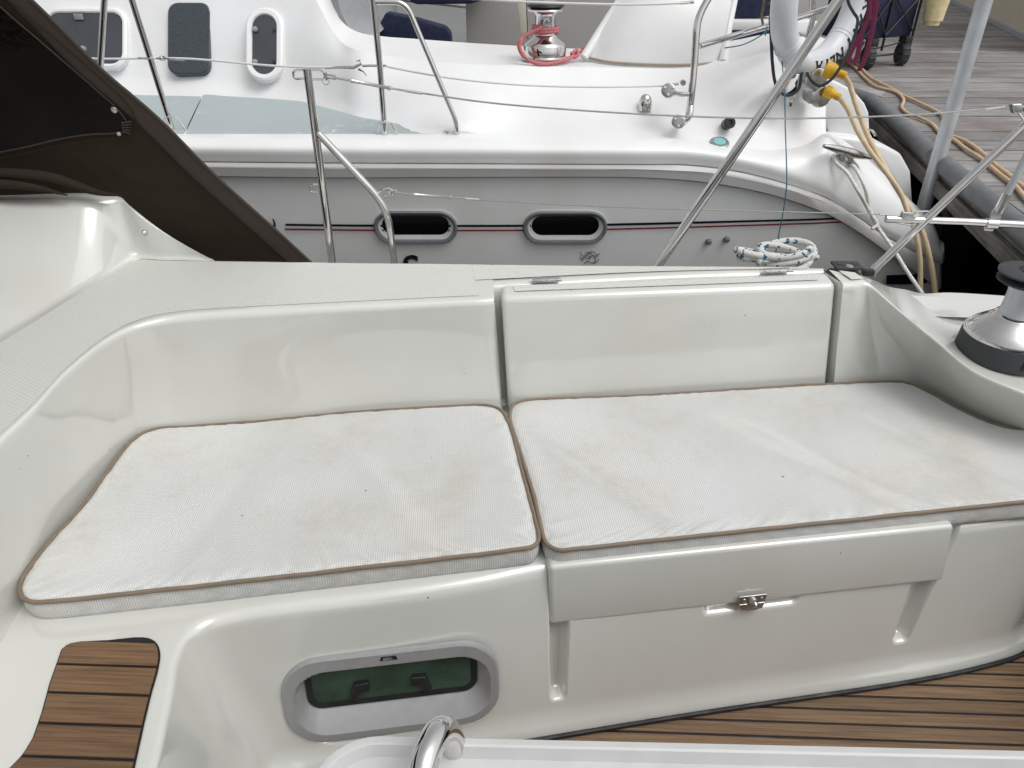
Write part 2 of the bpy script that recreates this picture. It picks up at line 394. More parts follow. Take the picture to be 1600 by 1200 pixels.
# ================================================================== WATER
emit('water', [(-400, -400, -.08), (400, -400, -.08), (400, 400, -.08), (-400, 400, -.08)], [(0, 1, 2, 3)], M_water, smooth=False, kind='structure',
     label='near-black harbour water between the boats and the dock')

# ================================================================== OUR SAILBOAT
boat = empty('sailboat', (.3, 1.3, 0), 'off-white sailboat cockpit with bench, locker lids, winch and stainless rails, nearest the camera', 'sailboat')
CT = .77
# coaming stations: inner top edge T, wall foot B (z .48), outer top edge O
ST = [((-.815, .2, CT), (-.85, .2, .48), (-1.30, .2, CT)), ((-.81, .7, CT), (-.845, .7, .48), (-1.2, .9, CT)),
      ((-0.8079,1.2007,0.77), (-.835, 1.12, .48), (-1.03, 1.55, CT)),
      ((-0.8004,1.2603,0.77), (-.832, 1.20, .48), (-0.9891,1.7092,0.77)),
      ((-0.7829,1.3676,0.77), (-.825, 1.31, .48), (-.955, 1.81, CT)),
      ((-0.7743,1.5001,0.77), (-.806, 1.45, .48), (-0.9189,1.928,0.77)),
      ((-0.7568,1.5937,0.77), (-.785, 1.575, .48), (-.885, 2.03, CT)),
      ((-0.733,1.6732,0.77), (-.765, 1.66, .48), (-.855, 2.12, CT)),
      ((-0.6964,1.7331,0.77), (-.735, 1.71, .48), (-0.8244,2.2161,0.77)),
      ((-0.6442,1.769,0.77), (-.68, 1.725, .48), (-.75, 2.20, CT)),
      ((-0.5828,1.7827,0.77), (-.60, 1.727, .48), (-0.6082,2.1752,0.77)),
      ((-0.4107,1.7851,0.77), (-.42, 1.728, .48), (-.43, 2.143, CT)),
      ((-0.1523,1.78,0.77), (-.15, 1.745, .48), (-0.1641,2.0942,0.77)),
      ((0.0797,1.7754,0.77), (.09, 1.735, .48), (0.0977,2.0503,0.77)),
      ((.175, 1.773, CT), (.19, 1.725, .48), (.205, 2.031, CT)), ((.203, 1.776, CT), (.214, 1.727, .48), (.222, 2.028, CT)),
      ]
STR = [((.208, 1.875, CT - .004), (.219, 1.80, .48), (.228, 2.027, CT)), ((.70, 1.87, CT - .004), (.70, 1.80, .48), (.73, 1.941, CT)), ((1.165, 1.84, CT - .004), (1.182, 1.78, .48), (1.175, 1.862, CT)),
      ]
STE = [((1.172, 1.745, CT - .002), (1.19, 1.70, .48), (1.185, 1.86, CT - .002)),
      ((1.2076,1.7481,0.765), (1.26, 1.70, .48), (1.225, 1.835, .765)),
      ((1.2471,1.7587,0.762), (1.335, 1.697, .48), (1.2638,1.8269,0.76)), ((1.2841,1.6985,0.732), (1.40, 1.68, .48), (1.3449,1.8469,0.725)),
      ((1.3074,1.6471,0.71), (1.425, 1.665, .48), (1.4004,1.8594,0.7)),
      ((1.3211,1.5931,0.697), (1.44, 1.645, .48), (1.4691,1.8769,0.68)), ((1.3431,1.5412,0.68), (1.452, 1.61, .48), (1.533,1.8847,0.66)),
      ((1.377,1.4329,0.65), (1.478, 1.50, .48), (1.66, 1.92, .64)),
      ((1.437, 1.345, .638), (1.525, 1.412, .48), (1.88, 1.875, .63)),
      ((1.50, 1.27, .632), (1.58, 1.37, .48), (2.1, 1.82, .62)),
      ((1.62, 1.22, .63), (1.68, 1.34, .48), (2.3, 1.75, .62)), ((1.9, 1.20, .63), (1.9, 1.34, .48), (2.6, 1.6, .62))]
def coam(stations, n=5):
    Ts = cr([s[0] for s in stations], n); Bs = cr([s[1] for s in stations], n); Os = cr([s[2] for s in stations], n)
    rows = []
    for T, B, O in zip(Ts, Bs, Os):
        out = V((O.x - T.x, O.y - T.y, 0)).normalized()
        d = (B - T); foot = T + d * ((T.z - .425) / (T.z - B.z))
        mid = T.lerp(foot, .55) + out * .014; pts = [O + out * .17 + V((0, 0, -.35)), O + out * .16 + V((0, 0, -.085)), O + out * .02 + V((0, 0, -.075)), O, T, mid, foot, foot - out * .06]
        rows.append(arcpts(pts, [0, .02, .015, .018, .020 if T.z > .75 else .016, .12, .025], 6))
    return grid(rows)
def ends(stations, i):
    T, B, O = [V(p) for p in stations[i]]; foot = T + (B - T) * ((T.z - .425) / (T.z - B.z)); return T, foot, O
mb = MB(); mb.add(*coam(ST)); mb.add(*coam(STR, 8)); mb.add(*coam(STE))
T0, F0, O0 = ends(ST, -1); T1, F1, O1 = ends(STR, 0); mb.add([T0, F0, F1, T1], [(0, 1, 2, 3)])
T0, F0, O0 = ends(STR, -1); T1, F1, O1 = ends(STE, 0); mb.add([T0, F0, F1, T1], [(0, 1, 2, 3)])
coaming = mb.out('coaming', M_gel, boat, sharp=55)
# non-skid sheets on the coaming top, 2 mm proud
def skid(name, a, b, parent, h=.0012, n=6, mat=None):
    a = cr(a, n); b = cr(b, n); mid = []
    for k in (0, .5, 1): mid.append([p.lerp(q, k) + V((0, 0, h)) for p, q in zip(a, b)])
    v, f = grid(mid); return emit(name, v, f, mat or M_skid, parent)
ins = []
for T, B, O in ST[3:14]:
    T, O = V(T), V(O); d = (O - T).normalized(); ins.append((T + d * .028, O - d * .022))
skid('nonskid_panel', [a for a, b in ins] + [V((.163, 1.80, CT))], [b for a, b in ins] + [V((.165, 2.015, CT))], boat)
skid('nonskid_panel', [V((.1635, 1.905, CT)), V((.70, 1.897, CT - .001)), V((1.13, 1.857, CT - .001))], [V((.1635, 2.015, CT)), V((.72, 1.928, CT)), V((1.13, 1.864, CT))], boat, .0016)
skid('nonskid_panel', [(1.2093,1.7683,0.766), (1.2517,1.7765,0.762)], [(1.2046,1.8302,0.768), (1.2486,1.8193,0.764)], boat, .003)
skid('nonskid_panel', [(1.38,1.7168,0.668), (1.5012,1.7142,0.655), (1.7286,1.6903,0.645)], [(1.4121,1.8211,0.683), (1.5699,1.843,0.655), (1.835,1.8202,0.64)], boat, .004, mat=M_gel)
# backrest lid with its hinges
lid = hexa('backrest_lid', [(.222, 1.787, .767), (1.160, 1.757, .762), (1.172, 1.83, .769), (.230, 1.862, .775),
                            (.232, 1.722, .44), (1.175, 1.70, .44), (1.175, 1.76, .44), (.236, 1.79, .44)], M_gel, boat, .016, 5)
skid('nonskid_panel', [(.262, 1.812, .7712), (1.12, 1.782, .7662)], [(.262, 1.842, .7735), (1.12, 1.812, .768)], lid, .001)
for (ax, ay) in ((.36, 1.868), (1.025, 1.842)):
    h = MB(); h.add(*tubeg([(ax - .04, ay, .777), (ax + .04, ay - .003, .777)], .0035, 8))
    for k in (-1, 1): h.add(*boxg((ax, ay + k * .009, .7755), .078, .014, .0022, .0006, R(-2)))
    h.out('hinge', M_dullsteel, lid)
    for k in (-.026, 0, .026): lathe('screw', [(.003, 0), (.003, .001), (.0015, .0014)], (ax + k, ay - .009, .7777), (0, 0, 1), M_steel, lid, 8)

# seat, seat front, toe and bridge deck: one moulding lofted from sections A (under the wall), E (edge), G (foot), L (floor edge)
SZ = .43
SF = [((-.90, .1, SZ), (-.455, .1, SZ), (-.39, .1, .05), (-.36, .1, .008)), ((-.90, .5, SZ), (-.467, .5, SZ), (-.40, .5, .05), (-.37, .5, .008)), ((-.90, .76, SZ), (-.476, .777, SZ), (-.405, .74, .05), (-.375, .73, .008)),
      ((-.90, .9, SZ), (-.487, .93, SZ), (-.408, .88, .05), (-.375, .86, .008)), ((-.90, 1.02, SZ), (-.494, 1.00, SZ), (-.405, .945, .05), (-.37, .92, .008)),
      ((-.90, 1.2, SZ), (-.487, 1.045, SZ), (-.392, .99, .05), (-.355, .96, .008)), ((-.90, 1.5, SZ), (-.462, 1.072, SZ), (-.37, 1.015, .05), (-.33, .985, .008)),
      ((-.75, 1.80, SZ), (-.40, 1.087, SZ), (-.34, 1.024, .05), (-.31, .995, .008)), ((-.5, 1.80, SZ), (-.30, 1.093, SZ), (-.28, 1.028, .05), (-.26, .999, .008)),
      ((-.2, 1.80, SZ), (-.1, 1.097, SZ), (-.08, 1.031, .05), (-.07, 1.003, .008)), ((.1, 1.80, SZ), (.08, 1.110, SZ), (.09, 1.036, .05), (.10, 1.008, .008)), ((.2, 1.80, SZ), (.226, 1.130, SZ), (.235, 1.042, .05), (.24, 1.014, .008)),
      ((.6, 1.80, SZ), (.6, 1.132, SZ), (.6, 1.052, .05), (.6, 1.026, .008)), ((1.1, 1.80, SZ), (1.15, 1.132, SZ), (1.15, 1.068, .05), (1.15, 1.037, .008)),
      ((1.3, 1.80, SZ), (1.32, 1.134, SZ), (1.33, 1.078, .05), (1.35, 1.052, .008)), ((1.5, 1.80, SZ), (1.46, 1.145, SZ), (1.455, 1.10, .05), (1.475, 1.073, .008)),
      ((1.7, 1.80, SZ), (1.58, 1.18, SZ), (1.53, 1.15, .05), (1.56, 1.11, .008)), ((1.9, 1.80, SZ), (1.68, 1.28, SZ), (1.59, 1.24, .05), (1.63, 1.21, .008)), ((1.95, 1.85, SZ), (1.72, 1.5, SZ), (1.62, 1.45, .05), (1.66, 1.43, .008))]
cols = [cr([s[k] for s in SF], 8) for k in range(4)]
def resamp(cols, ds):
    L = [0]; e = cols[1]
    for i in range(1, len(e)): L.append(L[-1] + (e[i] - e[i - 1]).length * .5 + (cols[2][i] - cols[2][i - 1]).length * .5)
    n = int(L[-1] / ds); out = [[] for _ in cols]; j = 0
    for k in range(n + 1):
        s = L[-1] * k / n
        while j < len(L) - 2 and L[j + 1] < s: j += 1
        t = (s - L[j]) / max(1e-9, L[j + 1] - L[j])
        for q, c_ in zip(out, cols): q.append(c_[j].lerp(c_[j + 1], t))
    return out
cols = resamp(cols, .0038)
def rr_in(x, z, x0, x1, z0, z1, rad, soft):
    """1 inside a rounded rectangle, falling to 0 over soft outside"""
    cx, cz = (x0 + x1) / 2, (z0 + z1) / 2; qx = abs(x - cx) - (x1 - x0) / 2 + rad; qz = abs(z - cz) - (z1 - z0) / 2 + rad
    d = math.hypot(max(qx, 0), max(qz, 0)) + min(max(qx, qz), 0) - rad
    return 1 - sstep(-soft, 0, d)
def depth(x, z):
    d = 0
    if x < .16 and z > .04: d = max(d, .045 * rr_in(x, z, -.325, .111, .062, .255, .075, .006))          # portlight opening
    if x > .2:
        d = max(d, .038 * rr_in(x, z, .236, .284 - .05 * max(0, .29 - z) , .085, .60, .012, .012))        # left channel
        xr0 = 1.113 - (.30 - z) * .12 ; xr1 = 1.205 - (.40 - z) * .24
        d = max(d, .034 * rr_in(x, z, xr0, max(xr1, xr0 + .03), .105, .60, .014, .015))                  # right channel
        d = max(d, .018 * rr_in(x, z, .592, .82 + (z - .25) * .5, .258, .40, .016, .018))                # finger scoop under the latch
        if .28 < x < 1.12: d = max(d, .012 * sstep(.292, .300, z))                                       # rebate under the lid
    return d
NF = 66
rows = []
for A, E, G, L in zip(*cols):
    er = .013 + .017 * sstep(1.04, 1.09, E.y) + .0 ; pts = arcpts([A, E, G, L], [0, er, .045 + .05 * (1 - sstep(-.36, -.25, E.x))], 8)                     # A, 9 pts, 9 pts, L
    a = pts[:10]; b = pts[10:]
    face = [a[-1].lerp(b[0], k / NF) for k in range(1, NF)]
    nrm = V((0, 1, -.2)).normalized()
    row = a + face + b
    row = [row[0]] + [p + nrm * (depth(p.x, p.z) if p.y > .85 else 0) for p in row[1:]]
    pl_ = row[-1]; row.append(pl_ + V((0, 0, -.03)))
    rows.append(row)
v, f = grid(rows)
seat = emit('seat_moulding', v, f, M_gel, boat, sharp=0)
# seat locker lid: front lip with latch
lidlow = hexa('locker_lid', [(.236, 1.112, .447), (1.171, 1.112, .447), (1.171, 1.60, .447), (.236, 1.60, .447),
                             (.238, 1.098, .283), (1.186, 1.098, .283), (1.186, 1.125, .283), (.238, 1.125, .283)], M_gel, boat, .011, 5)
# latch
lc = V((.704, 1.097, .296))
lt = MB(); lt.add(*prismg([lc + V((-.033, -.002, .018)), lc + V((.033, -.002, .018)), lc + V((.031, -.004, -.004)), lc + V((-.031, -.004, -.004))], (0, -.004, 0), .001))
latch = lt.out('latch', M_dullsteel, lidlow, sharp=35)
v, f = prismg([lc + V((-.031, -.004, -.004)), lc + V((.031, -.004, -.004)), lc + V((.026, -.006, -.021)), lc + V((.009, -.006, -.025)), lc + V((-.009, -.006, -.025)), lc + V((-.026, -.006, -.021))], (0, -.005, 0), .0015)
emit('catch_plate', v, f, M_steel, lidlow, sharp=35)
lathe('keyhole', [(.011, 0), (.011, .006), (.008, .012), (.004, .012)], lc + V((0, -.006, .002)), (0, -1, .35), M_dullsteel, lidlow, 16)
lathe('latch_button', [(.006, 0), (.0055, .006), (.002, .009)], lc + V((.001, -.016, .003)), (0, -1, .2), M_steel, lidlow, 12)
for k in (-.021, .021): lathe('screw', [(.0055, 0), (.005, .002), (.002, .0026)], lc + V((k, -.007, .006)), (0, -1, .1), M_steel, lidlow, 10)
# portlight
u_, n_ = V((1, 0, 0)), V((0, -.986, .166)); v_ = V((0, .166, .986))
pc = V((-0.1128,1.0529,0.1886)) + n_ * .002
pf = ringloft('portlight_frame', [(.462, .226, .085, 0, 0, -.002), (.462, .226, .085, 0, 0, .007), (.452, .216, .08, 0, 0, .010), (.420, .174, .068, .002, -.006, .0105), (.414, .168, .066, .002, -.006, .0085), (.370, .114, .035, .0, .014, -.020), (.360, .108, .033, .0, .014, -.024)], pc, u_, v_, n_, M_alu, boat, sharp=22)
ringloft('portlight_gasket', [(.374, .117, .034, 0, .014, -.022), (.364, .108, .030, 0, .014, -.015), (.342, .088, .022, 0, .017, -.017)], pc, u_, v_, n_, M_black, pf, sharp=30)
ringloft('portlight_pane', [(.350, .094, .02, 0, .015, -.018)], pc, u_, v_, n_, M_curtain, pf, cap=True, smooth=False)
for k in (-.068, .058):
    c0 = pc + u_ * k + v_ * .012 + n_ * -.018
    v, f = prismg([c0 + u_ * a * (1 if k > 0 else -1) + v_ * b for a, b in ((-.017, .012), (.014, .010), (.022, -.014), (.026, -.030), (.010, -.030), (.004, -.013), (-.018, -.011))], n_ * .014, .002)
    emit('catch_knob', v, f, M_black, pf, sharp=35)
    c1 = c0 + v_ * -.030
v, f = prismg([pc + u_ * a + v_ * b + n_ * .0102 for a, b in ((-.020, .093), (.018, .093), (.014, .103), (-.016, .103))], n_ * .001, .0003); emit('maker_badge', v, f, M_text, pf, sharp=30)
text('maker_lettering', 'gebo', pc + u_ * -.013 + v_ * .0948 + n_ * .0113, u_, v_, .010, M_alu, pf, .0003)
v, f = prismg([pc + u_ * -.009 + v_ * -.041 + n_ * -.0305, pc + u_ * -.008 + v_ * -.041 + n_ * -.0305, pc + u_ * -.008 + v_ * -.086 + n_ * .004, pc + u_ * -.009 + v_ * -.086 + n_ * .004], v_ * .0012, 0); emit('frame_joint', v, f, M_grey, pf, smooth=False)

# teak: cockpit sole
an = R(-10.2); pd = V((math.cos(an), math.sin(an), 0)); pn = V((-pd.y, pd.x, 0))
sole = emit('cockpit_sole', [(-.6, -1.2, .001), (2.6, -1.2, .001), (2.6, 1.6, .001), (-.6, 1.6, .001)], [(0, 1, 2, 3)], M_caulk, boat, smooth=False)
q0 = V((.9339, 1.0282, 0)).dot(pn)
for k in range(-4, 16):
    for (s0, s1) in ((-.7, 2.6),):
        lo, hi = q0 - k * .0385 - .0385 + .0032, q0 - k * .0385 - .0032
        P4 = [pd * s0 + pn * lo, pd * s1 + pn * lo, pd * s1 + pn * hi, pd * s0 + pn * hi]
        v, f = prismg([p + V((0, 0, .0)) for p in P4], (0, 0, .0045), .0008, 1)
        emit('plank', v, f, M_teak, sole, smooth=False)
seam = [p + V((0, -.004, .002)) for p in cols[3]]
tube('edge_caulk', seam[::4], .006, M_caulk, sole, 8)
# teak: bridge deck inlay
inl = [[(-0.7136,1.0445),(-0.7029,1.0564),(-0.6328,1.0542),(-0.5678,1.0519),(-0.5432,1.0385),(-0.5272,1.0124),(-0.5201,0.9754),(-0.5181,0.9207),(-0.5132,0.8509),(-0.5072,0.7815)]]
inl = inl[0] + [(-.50, .70), (-.50, .3), (-.80, .3), (-0.7421,0.7227), (-0.7124,0.7995), (-0.6978,0.8282), (-0.6927,0.8584), (-0.6971,0.9074), (-0.7066,0.9671)]
inl = [(p.x, p.y) for p in cr([V((a, b, 0)) for a, b in inl[:17]], 3, False)] + inl[17:]
bd = emit('bridge_deck_inlay', [(x, y, .4335) for x, y in inl], [tuple(range(len(inl)))], M_caulk, boat, smooth=False)
cxm = sum(p[0] for p in inl) / len(inl); 
def inset(poly, d):
    o = []; m = len(poly); area = sum(poly[i][0] * poly[(i + 1) % m][1] - poly[(i + 1) % m][0] * poly[i][1] for i in range(m)); sg = 1 if area > 0 else -1
    for i in range(m):
        a, b, c = V(poly[i - 1]), V(poly[i]), V(poly[(i + 1) % m])
        t = ((b - a).normalized() + (c - b).normalized()).normalized(); n = V((-t.y, t.x)) * sg; o.append((b.x + n.x * d, b.y + n.y * d))
    return o
ii = inset(inl, .0035)
qs = [V((*(-0.6144,0.991), 0)).dot(pn)]
for k in range(-1, 13):
    hi = qs[0] - k * .0593 - .0030; lo = hi - .0593 + .0060
    pg = clip(clip(ii, (pn.x, pn.y), hi), (-pn.x, -pn.y), -lo)
    if len(pg) > 2:
        if k == -1: pg = clip(pg, (pn.x, pn.y), qs[0] + .052)
        v, f = prismg([(x, y, .4338) for x, y in pg], (0, 0, .0028), 0)
        emit('plank', v, f, M_teakd, bd, smooth=False)

# cabin side moulding under the spray hood
ft = [(-1.35, 1.0, .765), (-1.15, 1.40, .765), (-0.9982,1.7269,0.765), (-0.9261,1.9442,0.765), (-0.8778,2.0825,0.765), (-0.8295,2.2297,0.765), (-0.7557,2.2141,0.765), (-0.679,2.2007,0.765), (-0.5965,2.176,0.765)]
tp = [(-2.2, 1.75, .99), (-1.6, 1.95, .98), (-1.1634,2.2626,0.945), (-1.0221,2.2571,0.95), (-0.9126,2.2442,0.953), (-0.8348,2.2509,0.944), (-0.8013,2.2255,0.922), (-0.7151,2.2108,0.842), (-0.5905,2.1675,0.768)]
F_, T_ = cr(ft, 7), cr(tp, 7); rows = []
for a, b in zip(F_, T_):
    o_ = V((-.45, .9, 0)).normalized()
    tap = min(1, max(0, (b.z - .78) / .15)); inn = V((.5, -.85, 0)).normalized(); rows.append(arcpts([a + inn * .035 + V((0, 0, .0055)), a + V((0, 0, .006)), b, b + o_ * (.01 + .18 * tap) + V((0, 0, -.01 - .05 * (1 - tap)))], [0, .03, .03 * tap + .004], 8))
v, f = grid(rows); emit('cabin_side', v, f, M_gel, boat, sharp=60)
lathe('snap_stud', [(.008, 0), (.008, .003), (.006, .006), (.002, .007)], (-0.7564,2.1477,0.868), (.5, -.75, .3), M_dullsteel, boat, 14)

# far bench on the port side, behind the camera
rows = []
for x in (-.9, 0, 1, 2, 2.6):
    y_ = -1.05 - .176 * x * 0
    rows.append(arcpts([(x, y_, 0), (x, y_ - .03, .43), (x, y_ - .5, .43), (x, y_ - .55, .77), (x, y_ - .85, .77), (x, y_ - .9, .3)], .03, 4))
v, f = grid(rows); emit('port_bench', v, f, M_gel, boat, sharp=60)
# side deck and hull of our boat
an2 = pd
def ours(a, o, z): return pd * a + pn * o + V((0, 0, z))
rows = []
for a in (-3.2, -1.5, -.2, 1.0, 2.0, 2.6, 2.9):
    wd = 2.36 - max(0, a - 1.0) ** 2 * .05
    rows.append([ours(a, 1.70, .40), ours(a, wd - .04, .40), ours(a, wd - .03, .44), ours(a, wd, .44), ours(a, wd + .01, .36), ours(a, wd - .08, -.3)])
v, f = grid(rows); emit('side_deck', v, f, M_gel, boat, sharp=30)

# winch, right
wx = V((1.523, 1.515, .644))
win = empty('winch', wx, None, None) if False else None
wb = lathe('winch', [(.112, 0), (.114, .004), (.110, .05), (.106, .058), (.0, .058)], wx, (0, 0, 1), M_rubber, boat, 48, sharp=30)
lathe('base_dome', [(.1065, .058), (.107, .064), (.104, .070), (.090, .084), (.066, .102), (.054, .112), (.050, .118)], wx, (0, 0, 1), M_steel, wb, 48, sharp=60)
lathe('drum', [(.047, .112), (.043, .122), (.040, .150), (.0395, .175), (.042, .195), (.048, .205)], wx, (0, 0, 1), M_galv, wb, 40, sharp=60)
for k in range(24):
    a = 2 * math.pi * k / 24
pr = [(.048, .205), (.066, .202), (.074, .206), (.075, .210), (.060, .214), (.048, .217), (.060, .221), (.076, .226), (.077, .231), (.070, .234), (.034, .236), (.032, .228), (.0, .228)]
lathe('self_tailing_jaws', pr, wx, (0, 0, 1), M_rubber, wb, 48, sharp=40)
lathe('handle_socket', [(.022, .228), (.022, .236), (.016, .238), (.012, .232), (.0, .228)], wx, (0, 0, 1), M_dullsteel, wb, 24, sharp=30)
bx = wx + V((-.045, -.107, .012))
v, f = prismg([wx + V((.115 * math.cos(a) * .995, .115 * math.sin(a) * .995, z)) for a, z in ((R(-108), .014), (R(-78), .014), (R(-78), .036), (R(-108), .036))], (0, -.003, 0), .0008); emit('winch_badge', v, f, M_black, wb)

# stanchions, lifelines, rails (stainless)
gp = tube('stanchion', [(-0.2726,2.3999,1.2581), (-0.2733,2.4001,0.9719), (-0.2751,2.4004,0.5117), (-0.2781,2.4009,0.4126)], .0128, M_steel, boat, 16)
lathe('stanchion_cap', [(.0132, 0), (.0132, .004), (.009, .0065)], (-0.2731,2.4,1.2546), (0, 0, 1), M_steel, gp, 16)
tube('brace', arcpts([(-0.2653,2.3986,1.0754), (-0.0763,2.3646,0.8491), (-0.0658,2.3627,0.6518), (-0.0717,2.3638,0.4417)], .07, 8), .0115, M_steel, gp, 14)
def loop(name, pts, parent, r_=.0032): return tube(name, arcpts(pts, .012, 5), r_, M_steel, parent, 8)
loop('rail_loop', [(-0.2801,2.4013,1.2316), (-0.3161,2.4077,1.2314), (-0.315,2.4076,1.2508), (-0.3048,2.4057,1.2562), (-0.2315,2.3925,1.2566), (-0.22,2.3905,1.2443), (-0.2256,2.3915,1.2301), (-0.269,2.3993,1.2299)], gp)
loop('rail_loop', [(-0.2882,2.4027,0.8904), (-0.3125,2.4071,0.8922), (-0.3148,2.4075,0.9045), (-0.307,2.4061,0.9169), (-0.2846,2.4021,0.9172)], gp)
loop('rail_loop', [(-0.1013,2.3691,0.8884), (-0.0878,2.3667,0.903), (-0.0672,2.363,0.9073), (-0.0518,2.3602,0.8993), (-0.0528,2.3604,0.8869), (-0.0819,2.3656,0.8783)], gp)
def lifeline(pts, seg, wr, end=None, m=M_steelwire):
    """wire with fork, turnbuckle body and swage: seg = points of fork, body start, body end, swage start, swage end"""
    ln = tube('lifeline', pts, wr, m, boat, 8, sm=6)
    a, b, c, d, e = [V(p) for p in seg]
    dr = (b - a).normalized(); up = V((0, 0, 1))
    for s_ in (-1, 1): ln2 = prism('fork', [a - dr * .006 + up * .006 * s_, a + dr * .030 + up * .006 * s_, a + dr * .030 + up * .0025 * s_, a - dr * .006 + up * .0025 * s_], pn * .012, M_dullsteel, ln, .0008)
    prism('fork_pin', [a + V((0, -.003, -.012)), a + V((.006, -.003, -.012)), a + V((.006, -.003, .012)), a + V((0, -.003, .012))], pn * .006, M_steel, ln, .001)
    tube('split_ring', [a + V((.010 * math.cos(t), 0, -.014 + .010 * math.sin(t))) for t in [k * math.pi / 6 for k in range(12)]], .0009, M_steel, ln, 6, closed=True)
    tube('threaded_rod', [a + dr * .024, b], .0030, M_dullsteel, ln, 8); 
    tube('turnbuckle', [b, b.lerp(c, .08), b.lerp(c, .1), b.lerp(c, .9), b.lerp(c, .92), c], [.006, .006, .0048, .0048, .006, .006], M_steel, ln, 10)
    tube('threaded_rod', [c, d], .0030, M_dullsteel, ln, 8); tube('swage', [d, e], .0042, M_steel, ln, 10)
    return ln
l1 = lifeline([(0.0257,2.3463,1.1978), (0.2469,2.3065,1.1686), (0.5107,2.259,1.1486), (0.8492,2.1981,1.1329), (1.1657,2.1412,1.1298), (1.5294,2.0758,1.1453), (1.723,2.041,1.1646)],
         [(-0.2226,2.3909,1.239), (-0.1487,2.3776,1.2271), (-0.0321,2.3567,1.2064), (0.0107,2.349,1.1995), (0.0593,2.3402,1.1926)], .0026)
l2 = lifeline([(0.2013,2.3147,0.8733), (0.443,2.2712,0.8617), (0.7241,2.2206,0.8526), (1.0232,2.1668,0.848), (1.3204,2.1134,0.8434), (1.4682,2.0868,0.8411)],
         [(-0.0681,2.3631,0.897), (0.0121,2.3487,0.8876), (0.133,2.327,0.8808), (0.1752,2.3194,0.8771), (0.2195,2.3114,0.8735)], .0020)
tube('swage', [(1.685,2.0478,1.159), (1.7404,2.0378,1.1665)], .004, M_dullsteel, l1, 8)
v, f = prismg([(1.744,2.0372,1.1772), (1.7721,2.0321,1.1791), (1.7841,2.03,1.1543), (1.7583,2.0346,1.1506)], (0, -.02, 0), .004); emit('clamp', v, f, M_dullsteel, l1, sharp=40)
lathe('shackle', [(.013, -.014), (.014, 0), (.013, .014)], (1.79,2.0289,1.1686), (.3, -1, 0), M_dullsteel, l1, 14)
tube('shackle_link', [(1.7745,2.0317,1.1614), (1.8072,2.0258,1.1293), (1.8256,2.0225,1.1076)], .003, M_steel, l1, 8)
tube('swage', [(1.4663,2.0871,0.8411), (1.5335,2.0751,0.8389)], .0036, M_steel, l2, 8)
v, f = prismg([(1.528,2.076,0.8522), (1.5616,2.07,0.8506), (1.5678,2.0689,0.8279), (1.5345,2.0749,0.8274)], (0, -.012, 0), .002); emit('fork', v, f, M_dullsteel, l2, sharp=40)
lathe('fork_pin', [(.009, -.010), (.009, .010)], (1.5708,2.0683,0.8383), (.15, -1, 0), M_steel, l2, 14)
# leaning support tube of the stern arch
at_ = tube('support_tube', [(1.3097,2.1153,1.6387), (1.2072,2.1337,1.4426), (1.0241,2.1667,1.0881), (0.8029,2.2065,0.6653), (0.7765,2.2112,0.6148)], .0150, M_steel, boat, 20)
pp = tube('pushpit_rail', [(2.1493,1.9643,1.5497), (1.8128,2.0248,1.113), (1.4946,2.082,0.6536)], .0135, M_steel, boat, 18)
lathe('foot_socket', [(.02, 0), (.02, .004), (.016, .006), (.016, .028)], (1.4897,2.0829,0.64), (.5, 0, .85), M_dullsteel, pp, 16)
box('foot_bracket', (1.4478,2.0415,0.655), .035, .025, .02, M_black, pp, .003, R(-10))
tube('pushpit_crossbar', [(1.4895,2.083,0.8268), (1.7184,2.0418,0.8215), (1.9951,1.992,0.8105), (2.2324,1.9493,0.7991)], .0115, M_steel, pp, 16)
loop('rail_loop', [(1.5241,2.0767,0.8147), (1.5773,2.0672,0.8071), (1.58,2.0667,0.8259), (1.5694,2.0686,0.8507), (1.6116,2.061,0.8533)], pp)
dg_ = tube('diagonal_stay', [(1.8646,2.0155,1.1709), (1.8481,2.0185,1.0107), (1.8277,2.0221,0.8805)], .0115, M_galv, pp, 14)
tube('stay_socket', [(1.833,2.0212,0.9107), (1.8236,2.0229,0.8518)], .0145, M_steel, pp, 14)
v, f = prismg([(1.8055,2.0261,0.8659), (1.8326,2.0212,0.854), (1.8344,2.0209,0.8251), (1.8,2.0271,0.8288)], (0, -.008, 0), .002); emit('stay_bracket', v, f, M_dullsteel, pp, sharp=40)
tube('clamp', [(1.7982,2.0274,0.8163), (1.8319,2.0214,0.8146)], .0165, M_steel, pp, 16)
v, f = prismg([(1.7944,2.0281,0.8099), (1.832,2.0214,0.8083), (1.8304,2.0217,0.7894), (1.8023,2.0267,0.7911)], (0, .012, 0), .002); emit('clamp_bolt', v, f, M_dullsteel, pp, sharp=40)
# deck organiser block on the ledge
ob = V((1.3325,1.9883,0.705))
blk = MB(); blk.add(*boxg(ob + V((0, 0, -.02)), .085, .06, .012, .004, R(-10))); blk.add(*boxg(ob + V((0, 0, .006)), .085, .06, .010, .004, R(-10)))
bo = blk.out('deck_organiser', M_rubber, boat, sharp=35)
for k in (-.022, .022):
    c_ = ob + pd * k; lathe('sheave', [(.017, -.008), (.013, -.001), (.017, .006)], c_, (0, 0, 1), M_black, bo, 18)
    lathe('sheave_cap', [(.013, .016), (.012, .019), (.005, .0195)], c_, (0, 0, 1), M_rubber, bo, 16)
lathe('sheave_cap', [(.012, .016), (.011, .019), (.005, .0195)], ob + pn * -.02, (0, 0, 1), M_dullsteel, bo, 16)

